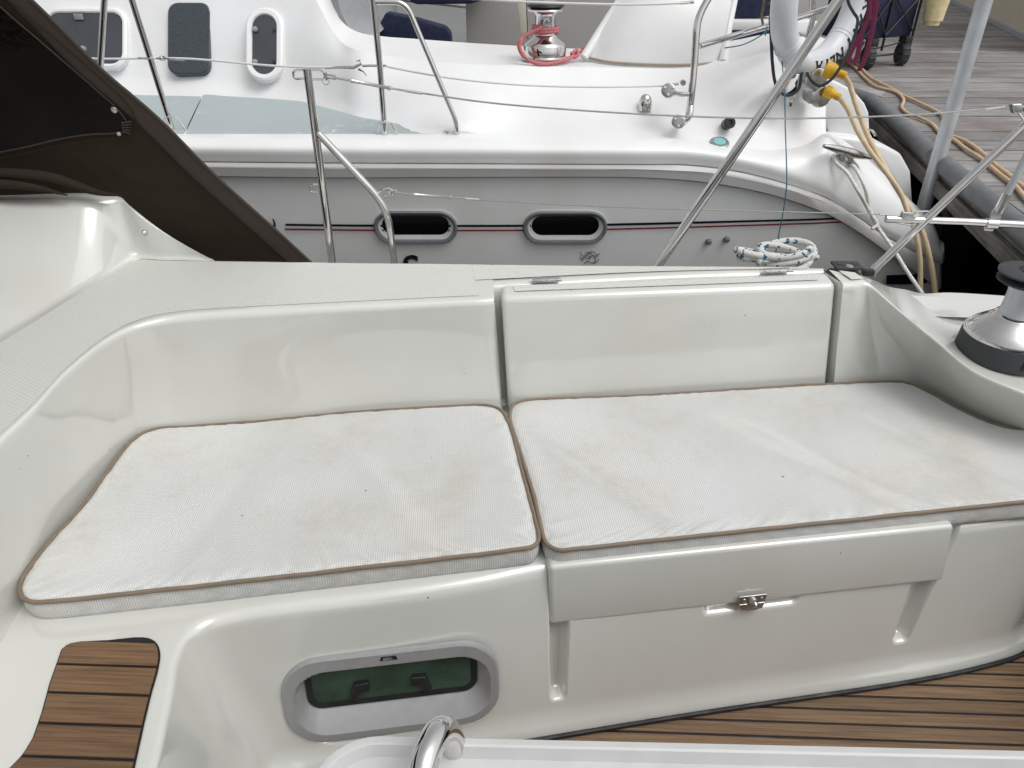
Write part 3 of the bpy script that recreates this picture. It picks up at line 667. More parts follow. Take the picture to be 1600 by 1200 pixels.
# ================================================================== CUSHIONS
def cushion(name, outline, top, th, label, seed, puck):
    pts = cr([V((x, y, 0)) for x, y in outline], 7, True)
    L = [0]; m = len(pts)
    for i in range(m): L.append(L[-1] + (pts[(i + 1) % m] - pts[i]).length)
    n = int(L[-1] / .008); o = []; j = 0
    for k in range(n):
        s = L[-1] * k / n
        while j < m - 1 and L[j + 1] < s: j += 1
        o.append((pts[j].lerp(pts[(j + 1) % m], (s - L[j]) / max(1e-9, L[j + 1] - L[j])), s))
    c = sum((p for p, s in o), V((0, 0, 0))) / n
    root = empty(name, (c.x, c.y, top - th), label, 'cushion', 'cockpit seat cushions')
    rows = []
    for kz, inn in ((0, .010), (.004, .002), (.25, -.001), (.5, -.003), (.75, -.001), (1, .002)):
        rows.append([p + (c - p).normalized() * inn + V((0, 0, top - th + (th - .004) * kz + .002 * noise.noise(V((s * 9, kz, seed)))) ) for p, s in o])
    side = len(rows)
    for g in [.004, .010, .018, .028, .04, .055, .075] + [.1 + .03 * q_ for q_ in range(31)]:
        row = []
        for p, s in o:
            q = p.lerp(c, g) if g > .03 else p + (c - p).normalized() * min(g * (c - p).length, g)
            h = .0075 * (1 - math.exp(-g * 45))
            e = math.exp(-g * 16)
            w1 = (noise.noise(V((s * 30, g * 3, seed))) * .004 + noise.noise(V((s * 60, g * 2, seed))) * .004) * e * (1 - math.exp(-g * 120)) * (1.6 if p.y < 1.25 else .6)
            w2 = noise.noise(V((q.x * 3.2, q.y * 3.5, seed + 5))) * .0025 * (1 - e)
            w3 = 0
            for (px_, py_, nx_, ny_, am, sg) in puck:
                fx = (q.x - px_) * nx_ + (q.y - py_) * ny_; w3 += am * math.exp(-(fx / sg) ** 2) * (1 - e) * sstep(1.62, 1.45, q.y)
            row.append(q + V((0, 0, top - .003 + h + w1 + w2 + w3)))
        rows.append(row)
    v, f = grid(rows, True); f.append(tuple(range((len(rows) - 1) * n, len(rows) * n)))
    emit('cushion_cover', v, f, M_fab, root, sharp=0)
    tube('piping', [p + V((0, 0, top - .001 + .0015 * noise.noise(V((s * 14, 0, seed))))) + (c - p).normalized() * -.001 for p, s in o], .0048, M_pipe, root, 8, closed=True)
    return root
CL = [[(-0.8107,1.1494),(-0.8266,1.1891),(-0.8165,1.295),(-0.7865,1.4166),(-0.7712,1.5458),(-0.7533,1.6646),(-0.7356,1.6969),(-0.7039,1.7162),(-0.6148,1.7157),(-0.4503,1.714),(-0.3507,1.7187),(-0.2154,1.7251),(0.063,1.7185),(0.1547,1.7123),(0.1984,1.6897),(0.2169,1.6172),(0.2212,1.4064),(0.2233,1.2309),(0.2203,1.1631),(0.2049,1.1455),(0.1602,1.1402),(0.025,1.1364),(-0.3618,1.129),(-0.6652,1.1256),(-0.7477,1.1256),(-0.7872,1.1312)]][0]
CR = [[(0.2262,1.6471),(0.2447,1.7029),(0.2777,1.7184),(0.4223,1.7117),(0.6045,1.6999),(0.8857,1.6919),(1.1743,1.6837),(1.3276,1.6731),(1.3901,1.6606),(1.4239,1.6056),(1.4527,1.5068),(1.5025,1.4212),(1.5545,1.3928)]][0] + [(1.72, 1.36), (1.80, 1.33), (1.82, 1.25), (1.80, 1.14), (1.70, 1.118)] + [[(1.3438,1.1307),(1.1054,1.1307),(0.7988,1.1288),(0.506,1.1269),(0.2948,1.1251),(0.2606,1.1261),(0.2383,1.1467),(0.2337,1.1834),(0.2356,1.2956),(0.231,1.4707)]][0]
cushion('seat_cushion', CL, .48, .054, 'white woven seat cushion with slanted end, beside the spray hood, left of the two', 1.3, [(-.05, 1.3, .9, .44, .0016, .03), (-.45, 1.3, .95, -.3, .0014, .035)])
cushion('seat_cushion', CR, .48, .054, 'longer white woven seat cushion above the latched locker, reaching to the winch', 7.7, [(.93, 1.35, .83, .55, .0038, .032), (.42, 1.30, .85, .52, .0024, .022), (1.25, 1.35, .9, .43, .002, .03)])

# ================================================================== SPRAY HOOD
hood = empty('spray_hood', (-.9, 2.1, .77), 'dark brown canvas spray hood side with smoked window, at the left edge', 'spray hood')
HN = (.177, .984, .2); HC = 2.27

cp = [[(-0.3073,2.2161,0.7188),(-0.3956,2.2096,0.8287),(-0.4736,2.2052,0.9197),(-0.5443,2.1992,1.0118),(-0.5922,2.1945,1.077),(-0.6615,2.1865,1.1777),(-0.7114,2.1826,1.2413),(-0.766,2.181,1.2974),(-0.8534,2.1713,1.4224),(-0.8783,2.1686,1.458),(-1.0237,2.155,1.6534),(-1.1704,2.1366,1.8739),(-1.6948,2.2262,1.897),(-2.8434,2.694,0.6119),(-1.4564,2.4394,0.637),(-0.9054,2.3334,0.671)]][0]
v, f = prismg(cp, V((-.02, .006, 0)) * 1, 0); hp = emit('side_panel', v, f, M_canvas, hood, smooth=False)
ed = [[(-0.3107,2.2123,0.7205),(-0.3952,2.2056,0.8281),(-0.5437,2.1951,1.011),(-0.6606,2.1825,1.1768),(-0.765,2.177,1.2964),(-0.8523,2.1673,1.4213),(-1.0222,2.1509,1.6521),(-1.1686,2.1325,1.8723)]][0]
ed2 = [[(-0.378,2.2246,0.7194),(-0.4615,2.2186,0.8228),(-0.6072,2.2079,1.0045),(-0.7235,2.1953,1.1694),(-0.8257,2.1892,1.2897),(-0.909,2.1787,1.4154),(-1.0747,2.1613,1.6473),(-1.2169,2.1419,1.8686)]][0]
a_, b_ = cr(ed, 6), cr(ed2, 6); v, f = grid([a_, [p.lerp(q, .5) + V((0, -.0025, 0)) for p, q in zip(a_, b_)], b_]); emit('hem', v, f, M_hem, hp)
tube('hem_edge', a_, .0045, M_hem, hp, 8)
tube('stitching', [p + V((0, -.003, 0)) for p in b_], .0010, M_canvas, hp, 5)
wp = [[(-1.2266,2.1598,1.7796),(-1.0684,2.167,1.6041),(-0.9623,2.1804,1.4441),(-0.899,2.1844,1.3684),(-0.8433,2.1878,1.3025),(-0.7972,2.1908,1.2466),(-0.7562,2.1942,1.1936),(-0.7453,2.1992,1.1593),(-0.7558,2.2054,1.1382),(-0.7828,2.2118,1.1309),(-0.8583,2.2262,1.1266),(-0.9526,2.2463,1.1115),(-1.0514,2.2687,1.0887),(-1.1305,2.286,1.0732),(-1.4383,2.3544,1.0094),(-1.76,2.4251,0.9461)]][0]
wps = cr(wp, 5, True); emit('window_pane', wps, [tuple(range(len(wps)))], M_vinyl, hp, smooth=False)
tube('window_welt', wps, .0022, M_hem, hp, 8, closed=True)
wq = [[(-1.2082,2.149,1.8061),(-1.0542,2.1573,1.6289),(-0.9473,2.1694,1.4751),(-0.8845,2.1731,1.4012),(-0.8228,2.176,1.3325),(-0.7714,2.1794,1.2698),(-0.7275,2.1835,1.211),(-0.7179,2.1907,1.1669),(-0.7299,2.1993,1.1353),(-0.7539,2.2066,1.1209),(-0.8456,2.225,1.1111),(-0.9589,2.249,1.0938),(-1.0583,2.2715,1.0708),(-1.1378,2.289,1.0551),(-1.4497,2.3591,0.9864),(-1.774,2.4305,0.9221)]][0]
wqs = cr(wq, 5, True); tube('stitching', wqs, .0012, M_canvas, hp, 5, closed=True)
lathe('snap_fastener', [(.0085, 0), (.0085, .002), (.006, .0045), (.002, .005)], (-0.7656,2.1915,1.1951), (-.18, -.98, -.2), M_dullsteel, hp, 16)
lathe('snap_fastener', [(.006, 0), (.006, .002), (.004, .004)], (-0.7748,2.2064,1.1301), (-.18, -.98, -.2), M_dullsteel, hp, 12)
for k in range(5):
    tube('pucker', [(V((-0.7611,2.2004,1.1377)).lerp(V((-0.7569,2.195,1.1605)), k / 4)), (V((-0.7435,2.2018,1.1301)).lerp(V((-0.7308,2.1927,1.1635)), k / 4))], .0022, M_hem, hp, 6)
# loose folds at the bottom of the hood
for i, (pa, r0) in enumerate([([(-1.489,2.3133,1.0365),(-1.2411,2.2712,1.0241),(-1.0791,2.2425,1.0221),(-0.9765,2.2269,1.0081),(-0.8818,2.2174,0.9707),(-0.8125,2.2072,0.9598)], .016), ([(-1.4986,2.3024,0.9985),(-1.2448,2.2573,0.9957),(-1.1173,2.2341,0.9972),(-1.0314,2.2207,0.9867),(-0.958,2.2117,0.9663)], .013)]):
    q = cr(pa, 6); n = len(q); tube('canvas_fold', q, [max(.002, r0 * math.sin(math.pi * min(1, (n - i_) / n * .9))) for i_ in range(n)], M_canvas, hp, 10)


# canvas roof of the hood, above the frame
rows = [[V((x, y, 1.62 + .16 * math.cos((y - .2) / 1.9 * 1.2))) for y in [-1.7 + 3.6 * k / 12 for k in range(13)]] for x in (-2.9, -2.2, -1.7, -1.32)]
mb = MB(); mb.add(*grid(rows)); mb.add(*grid([[p + V((0, 0, .004)) for p in r_] for r_ in rows])); mb.out('roof_panel', M_canvas, hood)

# ================================================================== COCKPIT TABLE
tb = empty('cockpit_table', (.3, .1, 0), 'white moulded cockpit table with stepped edges and stainless grab handle, at the bottom edge', 'table')
td = V((math.cos(R(-9.4)), math.sin(R(-9.4)), 0)); tn = V((-td.y, td.x, 0))
e0 = V((-0.1279,0.4778,0.9)); e0.z = 0
def slab(name, a0, o0, z0, z1, rad, ln=1.5, dp=.5, bev=.003, mat=M_whitepl):
    c0 = e0 + td * (a0 + ln / 2) + tn * (o0 - dp / 2)
    poly = [c0 + td * x + tn * y + V((0, 0, z0)) for x, y in rrect(ln, dp, rad, 8)]
    return prism(name, poly, V((0, 0, z1 - z0)), mat, tb, bev, 2)
tcn = e0 + td * .75 + tn * -.25; rg_ = []
for (d_, z_) in ((0, .80), (0, .892), (.0015, .8945), (.008, .8955), (.0105, .8945), (.015, .8815), (.018, .881), (.0245, .881), (.0265, .880), (.031, .8675), (.034, .867), (.041, .867), (.0425, .866), (.047, .854), (.050, .8535)):
    rg_.append([tcn + td * x + tn * y + V((0, 0, z_)) for x, y in rrect(1.5 - 2 * d_, .5 - 2 * d_, max(.012, .06 - d_ * .8), 8)])
v, f = grid(rg_, True); f.append(tuple(range(len(v) - len(rg_[0]), len(v)))); emit('table_top', v, f, M_whitepl, tb, sharp=30)
slab('raised_panel', .16, -.070, .845, .862, .02, bev=.004)
slab('pedestal', .15, -.1, 0, .83, .04, 1.0, .26)
hb = V((0.0064,0.4537,0.855))
hl = tube('grab_handle', cr([hb, hb + V((-.003, -.002, .036)), hb + V((-.009, -.008, .066)), hb + V((-.018, -.024, .086)), hb + V((-.030, -.050, .086)), hb + V((-.038, -.074, .065)), hb + V((-.042, -.085, .03)), hb + V((-.043, -.087, 0))], 6), .0135, M_steel, tb, 20)
lathe('handle_flange', [(.024, 0), (.024, .003), (.02, .006), (.015, .009)], hb, (0, 0, 1), M_dullsteel, tb, 24)

# ================================================================== ROPE COIL ON THE LEDGE
rng = random.Random(4)
c0 = V((1.2097,2.1175,0.66)) + V((.0, .05, 0))
pts = []
for k in range(6 * 12):
    a = 2 * math.pi * k / 12; t_ = k / 72
    lp = k // 12; rr_ = random.Random(lp * 7 + 1); rx = .095 + rr_.uniform(-.028, .016) + .01 * math.sin(k * .31); ry = .042 + rr_.uniform(-.014, .012)
    pts.append(c0 + pd * (rx * math.cos(a) + .035 * math.sin(t_ * 9) - .01) + pn * (ry * math.sin(a)) + V((0, 0, -.005 + .058 * t_ + .016 * math.sin(a * .5 + k * .37))))
tube('rope_coil', pts, .0105, M_fleck, None, 10, sm=3, label='coiled white rope with teal flecks lying on the coaming ledge', cat='rope', loc=c0, sharp=0)

# ================================================================== CATAMARAN
ca = V((0.989, -0.1478, 0)); cb = V((0.1478, 0.989, 0))
cat = empty('catamaran', (1.0, 3.5, -.08), 'white and grey catamaran moored alongside, with striped hull, ports and cockpit', 'catamaran')
RA = [[(-2.0635,3.6248,0.755),(-1.6144,3.5577,0.7515),(-1.2219,3.499,0.7485),(-0.8577,3.4446,0.7457),(-0.6058,3.407,0.7437),(-0.4379,3.3819,0.7424),(-0.298,3.361,0.7417),(-0.214,3.3484,0.7415),(-0.1022,3.3317,0.7411),(0.0097,3.315,0.7408),(0.2332,3.2816,0.7401),(0.4565,3.2482,0.7395),(0.7354,3.2065,0.7386),(1.014,3.1649,0.7378),(1.2151,3.1519,0.7329),(1.4213,3.1382,0.7064),(1.6349,3.1233,0.6565),(1.7937,3.1118,0.6042),(1.8906,3.1047,0.5723),(1.967,3.1112,0.5311),(2.0842,3.1207,0.4677),(2.207,3.1293,0.3931),(2.3307,3.1377,0.3271),(2.4562,3.1459,0.2648),(2.5619,3.1526,0.2166),(2.633,3.1555,0.1862)],[(-2.0524,3.609,0.7641),(-1.6057,3.5422,0.7606),(-1.2152,3.4839,0.7576),(-0.8529,3.4297,0.7548),(-0.6023,3.3923,0.7528),(-0.4352,3.3673,0.7515),(-0.296,3.3465,0.7509),(-0.2125,3.334,0.7506),(-0.1012,3.3174,0.7503),(0.01,3.3008,0.7499),(0.2324,3.2675,0.7493),(0.4546,3.2343,0.7486),(0.732,3.1929,0.7478),(1.0092,3.1514,0.7469),(1.2093,3.1386,0.742),(1.4144,3.1251,0.7157),(1.627,3.1104,0.6661),(1.785,3.099,0.6142),(1.8814,3.0919,0.5825),(1.9574,3.0985,0.5415),(2.0741,3.108,0.4785),(2.1964,3.1167,0.4043),(2.3195,3.1253,0.3387),(2.4445,3.1335,0.2767),(2.5497,3.1403,0.2288),(2.6204,3.1432,0.1985)],[(-2.0215,3.5882,0.8201),(-1.5807,3.5223,0.8167),(-1.1954,3.4647,0.8137),(-0.8379,3.4113,0.8109),(-0.5905,3.3743,0.809),(-0.4257,3.3497,0.8077),(-0.2883,3.3292,0.807),(-0.2059,3.3169,0.8067),(-0.0961,3.3005,0.8064),(0.0137,3.2841,0.806),(0.2331,3.2513,0.8054),(0.4523,3.2185,0.8047),(0.7261,3.1776,0.8038),(0.9997,3.1367,0.803),(1.1971,3.1243,0.7983),(1.3996,3.1111,0.7727),(1.6094,3.0968,0.7244),(1.7653,3.0857,0.6736),(1.8604,3.0788,0.6427),(1.9394,3.085,0.5851),(2.0548,3.0947,0.5233),(2.1759,3.1036,0.4505),(2.2977,3.1123,0.3861),(2.4214,3.1208,0.3253),(2.5255,3.1277,0.2783),(2.5955,3.1308,0.2487)],[(-2.0442,3.6472,0.8359),(-1.5969,3.5804,0.8358),(-1.2062,3.522,0.8358),(-0.8441,3.4679,0.8357),(-0.5938,3.4304,0.8357),(-0.4271,3.4055,0.8356),(-0.2882,3.3848,0.8357),(-0.2049,3.3723,0.8358),(-0.094,3.3557,0.8358),(0.0169,3.3392,0.8359),(0.2386,3.306,0.8361),(0.46,3.273,0.8299),(0.7367,3.2316,0.8291),(1.0132,3.1903,0.8283),(1.2134,3.1775,0.8182),(1.419,3.1638,0.7861),(1.6277,3.1497,0.7573),(1.7736,3.1401,0.7618),(1.8552,3.1352,0.7934),(1.9273,3.1424,0.7643),(2.0418,3.1523,0.7019),(2.1635,3.161,0.6216),(2.2905,3.169,0.5337),(2.4215,3.1764,0.4437),(2.5337,3.1821,0.3678),(2.6294,3.1813,0.2515)],[(-2.1056,3.7727,0.8342),(-1.6442,3.7037,0.8351),(-1.2413,3.6435,0.8359),(-0.8679,3.5877,0.8366),(-0.6098,3.5491,0.8371),(-0.438,3.5234,0.8374),(-0.2949,3.5021,0.8377),(-0.2091,3.4892,0.8379),(-0.0947,3.4721,0.8381),(0.0195,3.4551,0.8383),(0.2479,3.4209,0.8387),(0.476,3.3868,0.8308),(0.7612,3.3442,0.8299),(1.046,3.3017,0.8291),(1.2516,3.2861,0.8178),(1.4627,3.2697,0.7836),(1.6922,3.286,0.7522),(1.8654,3.3208,0.7619),(1.9758,3.3649,0.8016),(2.0635,3.3923,0.7693),(2.2045,3.4318,0.6948),(2.3183,3.4148,0.6136),(2.4372,3.3971,0.5209),(2.5593,3.3788,0.4258),(2.6632,3.3633,0.3452),(2.7608,3.3487,0.2031)]]
RB = [[(-2.1056,3.7727,0.8342),(-1.6442,3.7037,0.8351),(-1.2413,3.6435,0.8359),(-0.8679,3.5877,0.8366),(-0.6098,3.5491,0.8371),(-0.438,3.5234,0.8374),(-0.2949,3.5021,0.8377),(-0.2091,3.4892,0.8379),(-0.0947,3.4721,0.8381),(0.0195,3.4551,0.8383),(0.2479,3.4209,0.8387),(0.476,3.3868,0.8308),(0.7612,3.3442,0.8299),(1.046,3.3017,0.8291),(1.2516,3.2861,0.8178),(1.4627,3.2697,0.7836),(1.6922,3.286,0.7522),(1.8654,3.3208,0.7619),(1.9758,3.3649,0.8016)],[(-2.6037,4.8172,0.856),(-2.0139,4.6901,0.856),(-1.5066,4.5808,0.856),(-1.0374,4.455,0.856),(-0.7168,4.3515,0.856),(-0.4986,4.1901,0.856),(-0.3196,3.9569,0.856),(-0.2176,3.7678,0.856),(-0.0946,3.6465,0.856),(0.0224,3.5311,0.856),(0.2483,3.4182,0.856),(0.4857,3.4562,0.841),(0.7756,3.4128,0.8402),(1.0652,3.3696,0.8393),(1.2734,3.3536,0.8337),(1.4859,3.337,0.8108),(1.7143,3.3534,0.8003),(1.8852,3.3886,0.8286),(1.9961,3.4327,0.8695)],[(-2.5773,5.0038,1.1701),(-1.9875,4.8769,1.1705),(-1.4802,4.7679,1.1708),(-1.011,4.6424,1.1715),(-0.6904,4.5393,1.1721),(-0.4804,4.3793,1.114),(-0.311,4.1581,1.0454),(-0.2094,3.9824,1.0247),(-0.0843,3.8922,1.0092),(0.0375,3.8045,1.0018),(0.2737,3.6769,0.999),(0.5116,3.6404,0.9929),(0.8119,3.6079,0.9872),(1.114,3.5751,0.9816),(1.3287,3.5577,0.9786),(1.5434,3.5404,0.9868),(1.7617,3.5366,1.0161),(1.9262,3.5426,1.0156),(2.0287,3.5552,1.0234)],[(-2.5541,5.168,1.4464),(-1.9643,5.0414,1.4473),(-1.457,4.9325,1.4479),(-0.9877,4.8073,1.4491),(-0.6671,4.7045,1.4502),(-0.4644,4.5458,1.3411),(-0.306,4.2762,1.1313),(-0.2046,4.1083,1.1012),(-0.0783,4.0363,1.0786),(0.0464,3.9648,1.0679),(0.2887,3.8286,1.0639),(0.5268,3.7485,1.0617),(0.8332,3.7223,1.0539),(1.1427,3.6957,1.0461),(1.3611,3.6775,1.0442),(1.5772,3.6597,1.0665),(1.7895,3.6441,1.1139),(1.9503,3.6329,1.1003),(2.0478,3.6271,1.0932)],[(-2.5509,5.1904,1.4841),(-1.9611,5.0638,1.485),(-1.4538,4.9549,1.4857),(-0.9845,4.8298,1.4869),(-0.6639,4.727,1.4881),(-0.4622,4.5685,1.3721),(-0.3053,4.2923,1.143),(-0.2039,4.1255,1.1116),(-0.0775,4.056,1.0881),(0.0476,3.9867,1.0769),(0.2907,3.8493,1.0727),(0.5289,3.7632,1.0711),(0.8361,3.7379,1.063),(1.1466,3.7121,1.0549),(1.3655,3.6938,1.0532),(1.5818,3.676,1.0774),(1.7933,3.6588,1.1272),(1.9536,3.6452,1.1119),(2.0504,3.6369,1.1027)],[(-2.55,5.1968,1.4949),(-1.9602,5.0702,1.4957),(-1.4529,4.9612,1.4963),(-0.9836,4.8361,1.4974),(-0.663,4.7332,1.4985),(-0.4622,4.5897,1.3864),(-0.3064,4.3203,1.1479),(-0.2048,4.1575,1.1143),(-0.0775,4.0912,1.0909),(0.0486,4.0251,1.0799),(0.2944,3.894,1.0747),(0.5356,3.8106,1.0721),(0.8459,3.7829,1.0635),(1.1592,3.7547,1.0556),(1.3796,3.7349,1.0559),(1.5975,3.7155,1.0798),(1.8106,3.6967,1.1288),(1.972,3.682,1.1132),(2.0694,3.673,1.1039)],[(-2.5388,5.2759,1.628),(-1.9492,5.1485,1.6276),(-1.4419,5.039,1.6272),(-0.9728,4.9128,1.6266),(-0.6524,4.809,1.626),(-0.4623,4.8506,1.5627),(-0.3195,4.6647,1.2085),(-0.216,4.5504,1.148),(-0.0781,4.5237,1.1257),(0.0611,4.4968,1.1162),(0.3392,4.443,1.0986),(0.6173,4.3927,1.0842),(0.9657,4.3356,1.0695),(1.3133,4.2787,1.0639),(1.5529,4.2394,1.0887),(1.791,4.2003,1.1091),(2.0238,4.162,1.1489),(2.1977,4.1335,1.1298),(2.3024,4.1164,1.1182)],[(-2.5379,5.2823,1.6388),(-1.9483,5.1549,1.6383),(-1.441,5.0453,1.6378),(-0.9719,4.9191,1.6371),(-0.6515,4.8152,1.6364),(-0.4623,4.8718,1.577),(-0.3206,4.6927,1.2134),(-0.2169,4.5824,1.1507),(-0.0781,4.5589,1.1285),(0.0621,4.5352,1.1192),(0.3429,4.4877,1.1006),(0.624,4.4401,1.0852),(0.9755,4.3806,1.07),(1.3259,4.3213,1.0646),(1.567,4.2805,1.0914),(1.8067,4.2398,1.1115),(2.0411,4.1999,1.1505),(2.2161,4.1703,1.1311),(2.3214,4.1525,1.1194)]]
def dense_grid(rails_, ns=5, nr=4):
    rr = [cr(r_, ns) for r_ in rails_]; colsn = len(rr[0]); cols_ = [cr([r_[i] for r_ in rr], nr) for i in range(colsn)]
    return grid(cols_)
v, f = dense_grid(RA, 5, 4); deck = emit('deck', v, f, M_cat, cat, sharp=60)
v, f = dense_grid(RB, 5, 3); ck = emit('coachroof', v, f, M_cat, cat, sharp=60)
# inner drop of the cockpit coaming, transom end
inner = cr(RB[-1], 5)[25:]
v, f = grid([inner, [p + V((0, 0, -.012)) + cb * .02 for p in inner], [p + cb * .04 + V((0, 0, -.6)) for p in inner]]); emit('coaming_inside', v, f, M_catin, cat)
last = [V(r_[-1]) for r_ in RB]
v, f = grid([last, [p + ca * .02 + cb * .05 for p in last], [p + ca * .03 + cb * 1.3 for p in last]]); emit('transom', v, f, M_cat, cat, sharp=60)
# hull side, rub rail, stripes
hx = [-100,0,100,200,300,400,500,600,700,800,900,1000,1100,1200,1290,1340,1380,1410,1440,1458,1466]
h1 = [(-2.0854,3.618,0.6871),(-1.8019,3.5756,0.6865),(-1.5187,3.5333,0.6858),(-1.2358,3.491,0.6852),(-0.9532,3.4488,0.6845),(-0.6711,3.4066,0.6825),(-0.3894,3.3645,0.6798),(-0.1074,3.3224,0.6812),(0.1741,3.2803,0.6826),(0.4551,3.2383,0.684),(0.7356,3.1964,0.6854),(1.016,3.1545,0.6832),(1.3083,3.1352,0.6548),(1.6117,3.1143,0.5963),(1.9012,3.093,0.5004),(2.0954,3.1089,0.3982),(2.2614,3.12,0.2962),(2.391,3.1276,0.2148),(2.5233,3.1348,0.1354),(2.6068,3.1385,0.0786),(2.6437,3.1402,0.0559)]
hull_top = cr(h1, 3); hb_ = []
for p in hull_top: hb_.append(V((p.x, p.y, -.25)) + cb * (.10 * (p.z + .25)))
v, f = grid([hull_top, [a.lerp(b, .5) for a, b in zip(hull_top, hb_)], hb_]); hull = emit('hull', v, f, M_cathull, cat)
b1 = [[(-2.0603,3.6193,0.7562),(-2.0444,3.5896,0.7603),(-2.0424,3.5711,0.7416),(-2.0626,3.5802,0.6992),(-2.0929,3.6292,0.6815)],[(-1.5,3.5355,0.7519),(-1.4885,3.5065,0.756),(-1.4871,3.4881,0.7385),(-1.502,3.4964,0.6979),(-1.5242,3.5442,0.6802)],[(-0.8564,3.4394,0.7469),(-0.8499,3.4111,0.751),(-0.8495,3.3928,0.735),(-0.8588,3.4003,0.6965),(-0.8717,3.4467,0.6787)],[(-0.3813,3.3684,0.7433),(-0.3786,3.3407,0.7474),(-0.3793,3.3226,0.731),(-0.385,3.3295,0.692),(-0.391,3.3749,0.6742)],[(0.177,3.2849,0.7416),(0.1755,3.2578,0.7457),(0.1736,3.2399,0.7311),(0.1724,3.2462,0.6947),(0.1745,3.2903,0.677)],[(0.7343,3.2016,0.7399),(0.7284,3.1752,0.7441),(0.7251,3.1575,0.7312),(0.7279,3.1632,0.6975),(0.738,3.2061,0.6798)],[(1.0125,3.1601,0.7391),(1.0044,3.134,0.7432),(1.0004,3.1164,0.7298),(1.0052,3.1217,0.6953),(1.0193,3.1641,0.6776)],[(1.2133,3.1471,0.7341),(1.2036,3.1213,0.7383),(1.1997,3.1037,0.7208),(1.2066,3.1087,0.6799),(1.2236,3.1507,0.662)],[(1.4191,3.1334,0.7077),(1.408,3.1078,0.712),(1.4038,3.0902,0.6932),(1.4126,3.095,0.6501),(1.4325,3.1365,0.6318)],[(1.6325,3.1187,0.6579),(1.6197,3.0933,0.6625),(1.615,3.0758,0.6446),(1.6253,3.0803,0.6024),(1.6481,3.1214,0.5835)],[(1.8878,3.1,0.5739),(1.8732,3.0749,0.579),(1.8684,3.0574,0.5597),(1.8812,3.0616,0.5144),(1.9075,3.1021,0.4941)],[(2.0811,3.1161,0.4694),(2.0652,3.0911,0.4752),(2.0598,3.0737,0.4574),(2.0736,3.0778,0.4132),(2.1023,3.1179,0.3916)],[(2.2455,3.1274,0.3695),(2.2286,3.1027,0.3759),(2.2231,3.0853,0.3579),(2.2381,3.0891,0.3122),(2.2689,3.129,0.2892)],[(2.4106,3.1387,0.2876),(2.3926,3.1141,0.2944),(2.3895,3.0964,0.2668),(2.4098,3.0994,0.2056),(2.4426,3.139,0.1812)],[(2.5161,3.1454,0.2366),(2.4976,3.1209,0.2437),(2.4963,3.1029,0.2095),(2.5205,3.1053,0.1374),(2.5546,3.1447,0.112)],[(2.5794,3.1494,0.2094),(2.5605,3.125,0.2166),(2.5614,3.1066,0.1747),(2.5897,3.1085,0.0904),(2.6247,3.1477,0.0644)],[(2.6135,3.1515,0.1948),(2.5943,3.1271,0.2021),(2.5956,3.1087,0.1593),(2.6246,3.1104,0.0735),(2.6601,3.1496,0.0472)]]
rws = [cr([b[k] for b in b1], 5) for k in range(5)]
v, f = grid(rws); emit('rub_rail', v, f, M_band, cat, sharp=50)
cl = [(-2.0391,3.5696,0.7485),(-0.8484,3.3917,0.7393),(0.1737,3.2389,0.7341),(1.0,3.1154,0.7316),(1.4024,3.0894,0.7002),(1.6135,3.075,0.6507),(1.8663,3.0567,0.5671)]
tube('rail_seam', cl, .0012, M_band, cat, 5, sm=4)
def stripe(name, pa, pb, mat):
    a, b = cr(pa, 4), cr(pb, 4); v, f = grid([a, b]); return emit(name, v, f, mat, hull, smooth=False)
sx = [(446, 564), (716, 817), (950, 1327)]
SN = [[(-0.5769,3.4042,0.4654),(-0.3607,3.3721,0.4629),(-0.1269,3.3374,0.462)],[(0.1651,3.2938,0.462),(0.3402,3.2677,0.4625),(0.5442,3.2371,0.464)],[(0.864,3.1891,0.4696),(1.1861,3.1511,0.4748),(1.4841,3.1266,0.4766),(1.7821,3.0975,0.48),(1.9872,3.0902,0.4791)]]
SN2 = [[(-0.5787,3.4056,0.4543),(-0.3622,3.3734,0.4519),(-0.128,3.3387,0.4507)],[(0.1647,3.295,0.4509),(0.3401,3.2688,0.4514),(0.5445,3.2382,0.453)],[(0.865,3.1901,0.458),(1.1877,3.152,0.4631),(1.4863,3.1274,0.4656),(1.7845,3.0981,0.4705),(1.9961,3.0911,0.4707)]]
SR_ = [[(-0.5838,3.4077,0.4416),(-0.3638,3.375,0.4392),(-0.1291,3.3402,0.4373)],[(0.1642,3.2964,0.4376),(0.34,3.2702,0.4381),(0.5449,3.2395,0.4394)],[(0.8661,3.1912,0.445),(1.1894,3.153,0.4511),(1.4885,3.1282,0.4542),(1.7871,3.0988,0.4598),(2.0259,3.0934,0.459)]]
SR2 = [[(-0.5852,3.4088,0.4333),(-0.3649,3.376,0.4309),(-0.1299,3.3411,0.429)],[(0.1639,3.2973,0.4299),(0.34,3.271,0.4305),(0.5451,3.2403,0.4317)],[(0.8668,3.1919,0.4371),(1.1906,3.1536,0.4432),(1.49,3.1288,0.4466),(1.7889,3.0993,0.4525),(2.0344,3.0942,0.4522)]]
for a, b in zip(SN, SN2): stripe('stripe', a, b, M_navyp)
for a, b in zip(SR_, SR2): stripe('stripe', a, b, M_red)
def hullframe(c, l, r_):
    c, l, r_ = V(c), V(l), V(r_); u = (r_ - l).normalized(); n = V((-0.1478, -0.989, -.10)).normalized(); v2 = u.cross(n) * -1
    if v2.z < 0: v2 = -v2
    return c, u, v2.normalized(), n
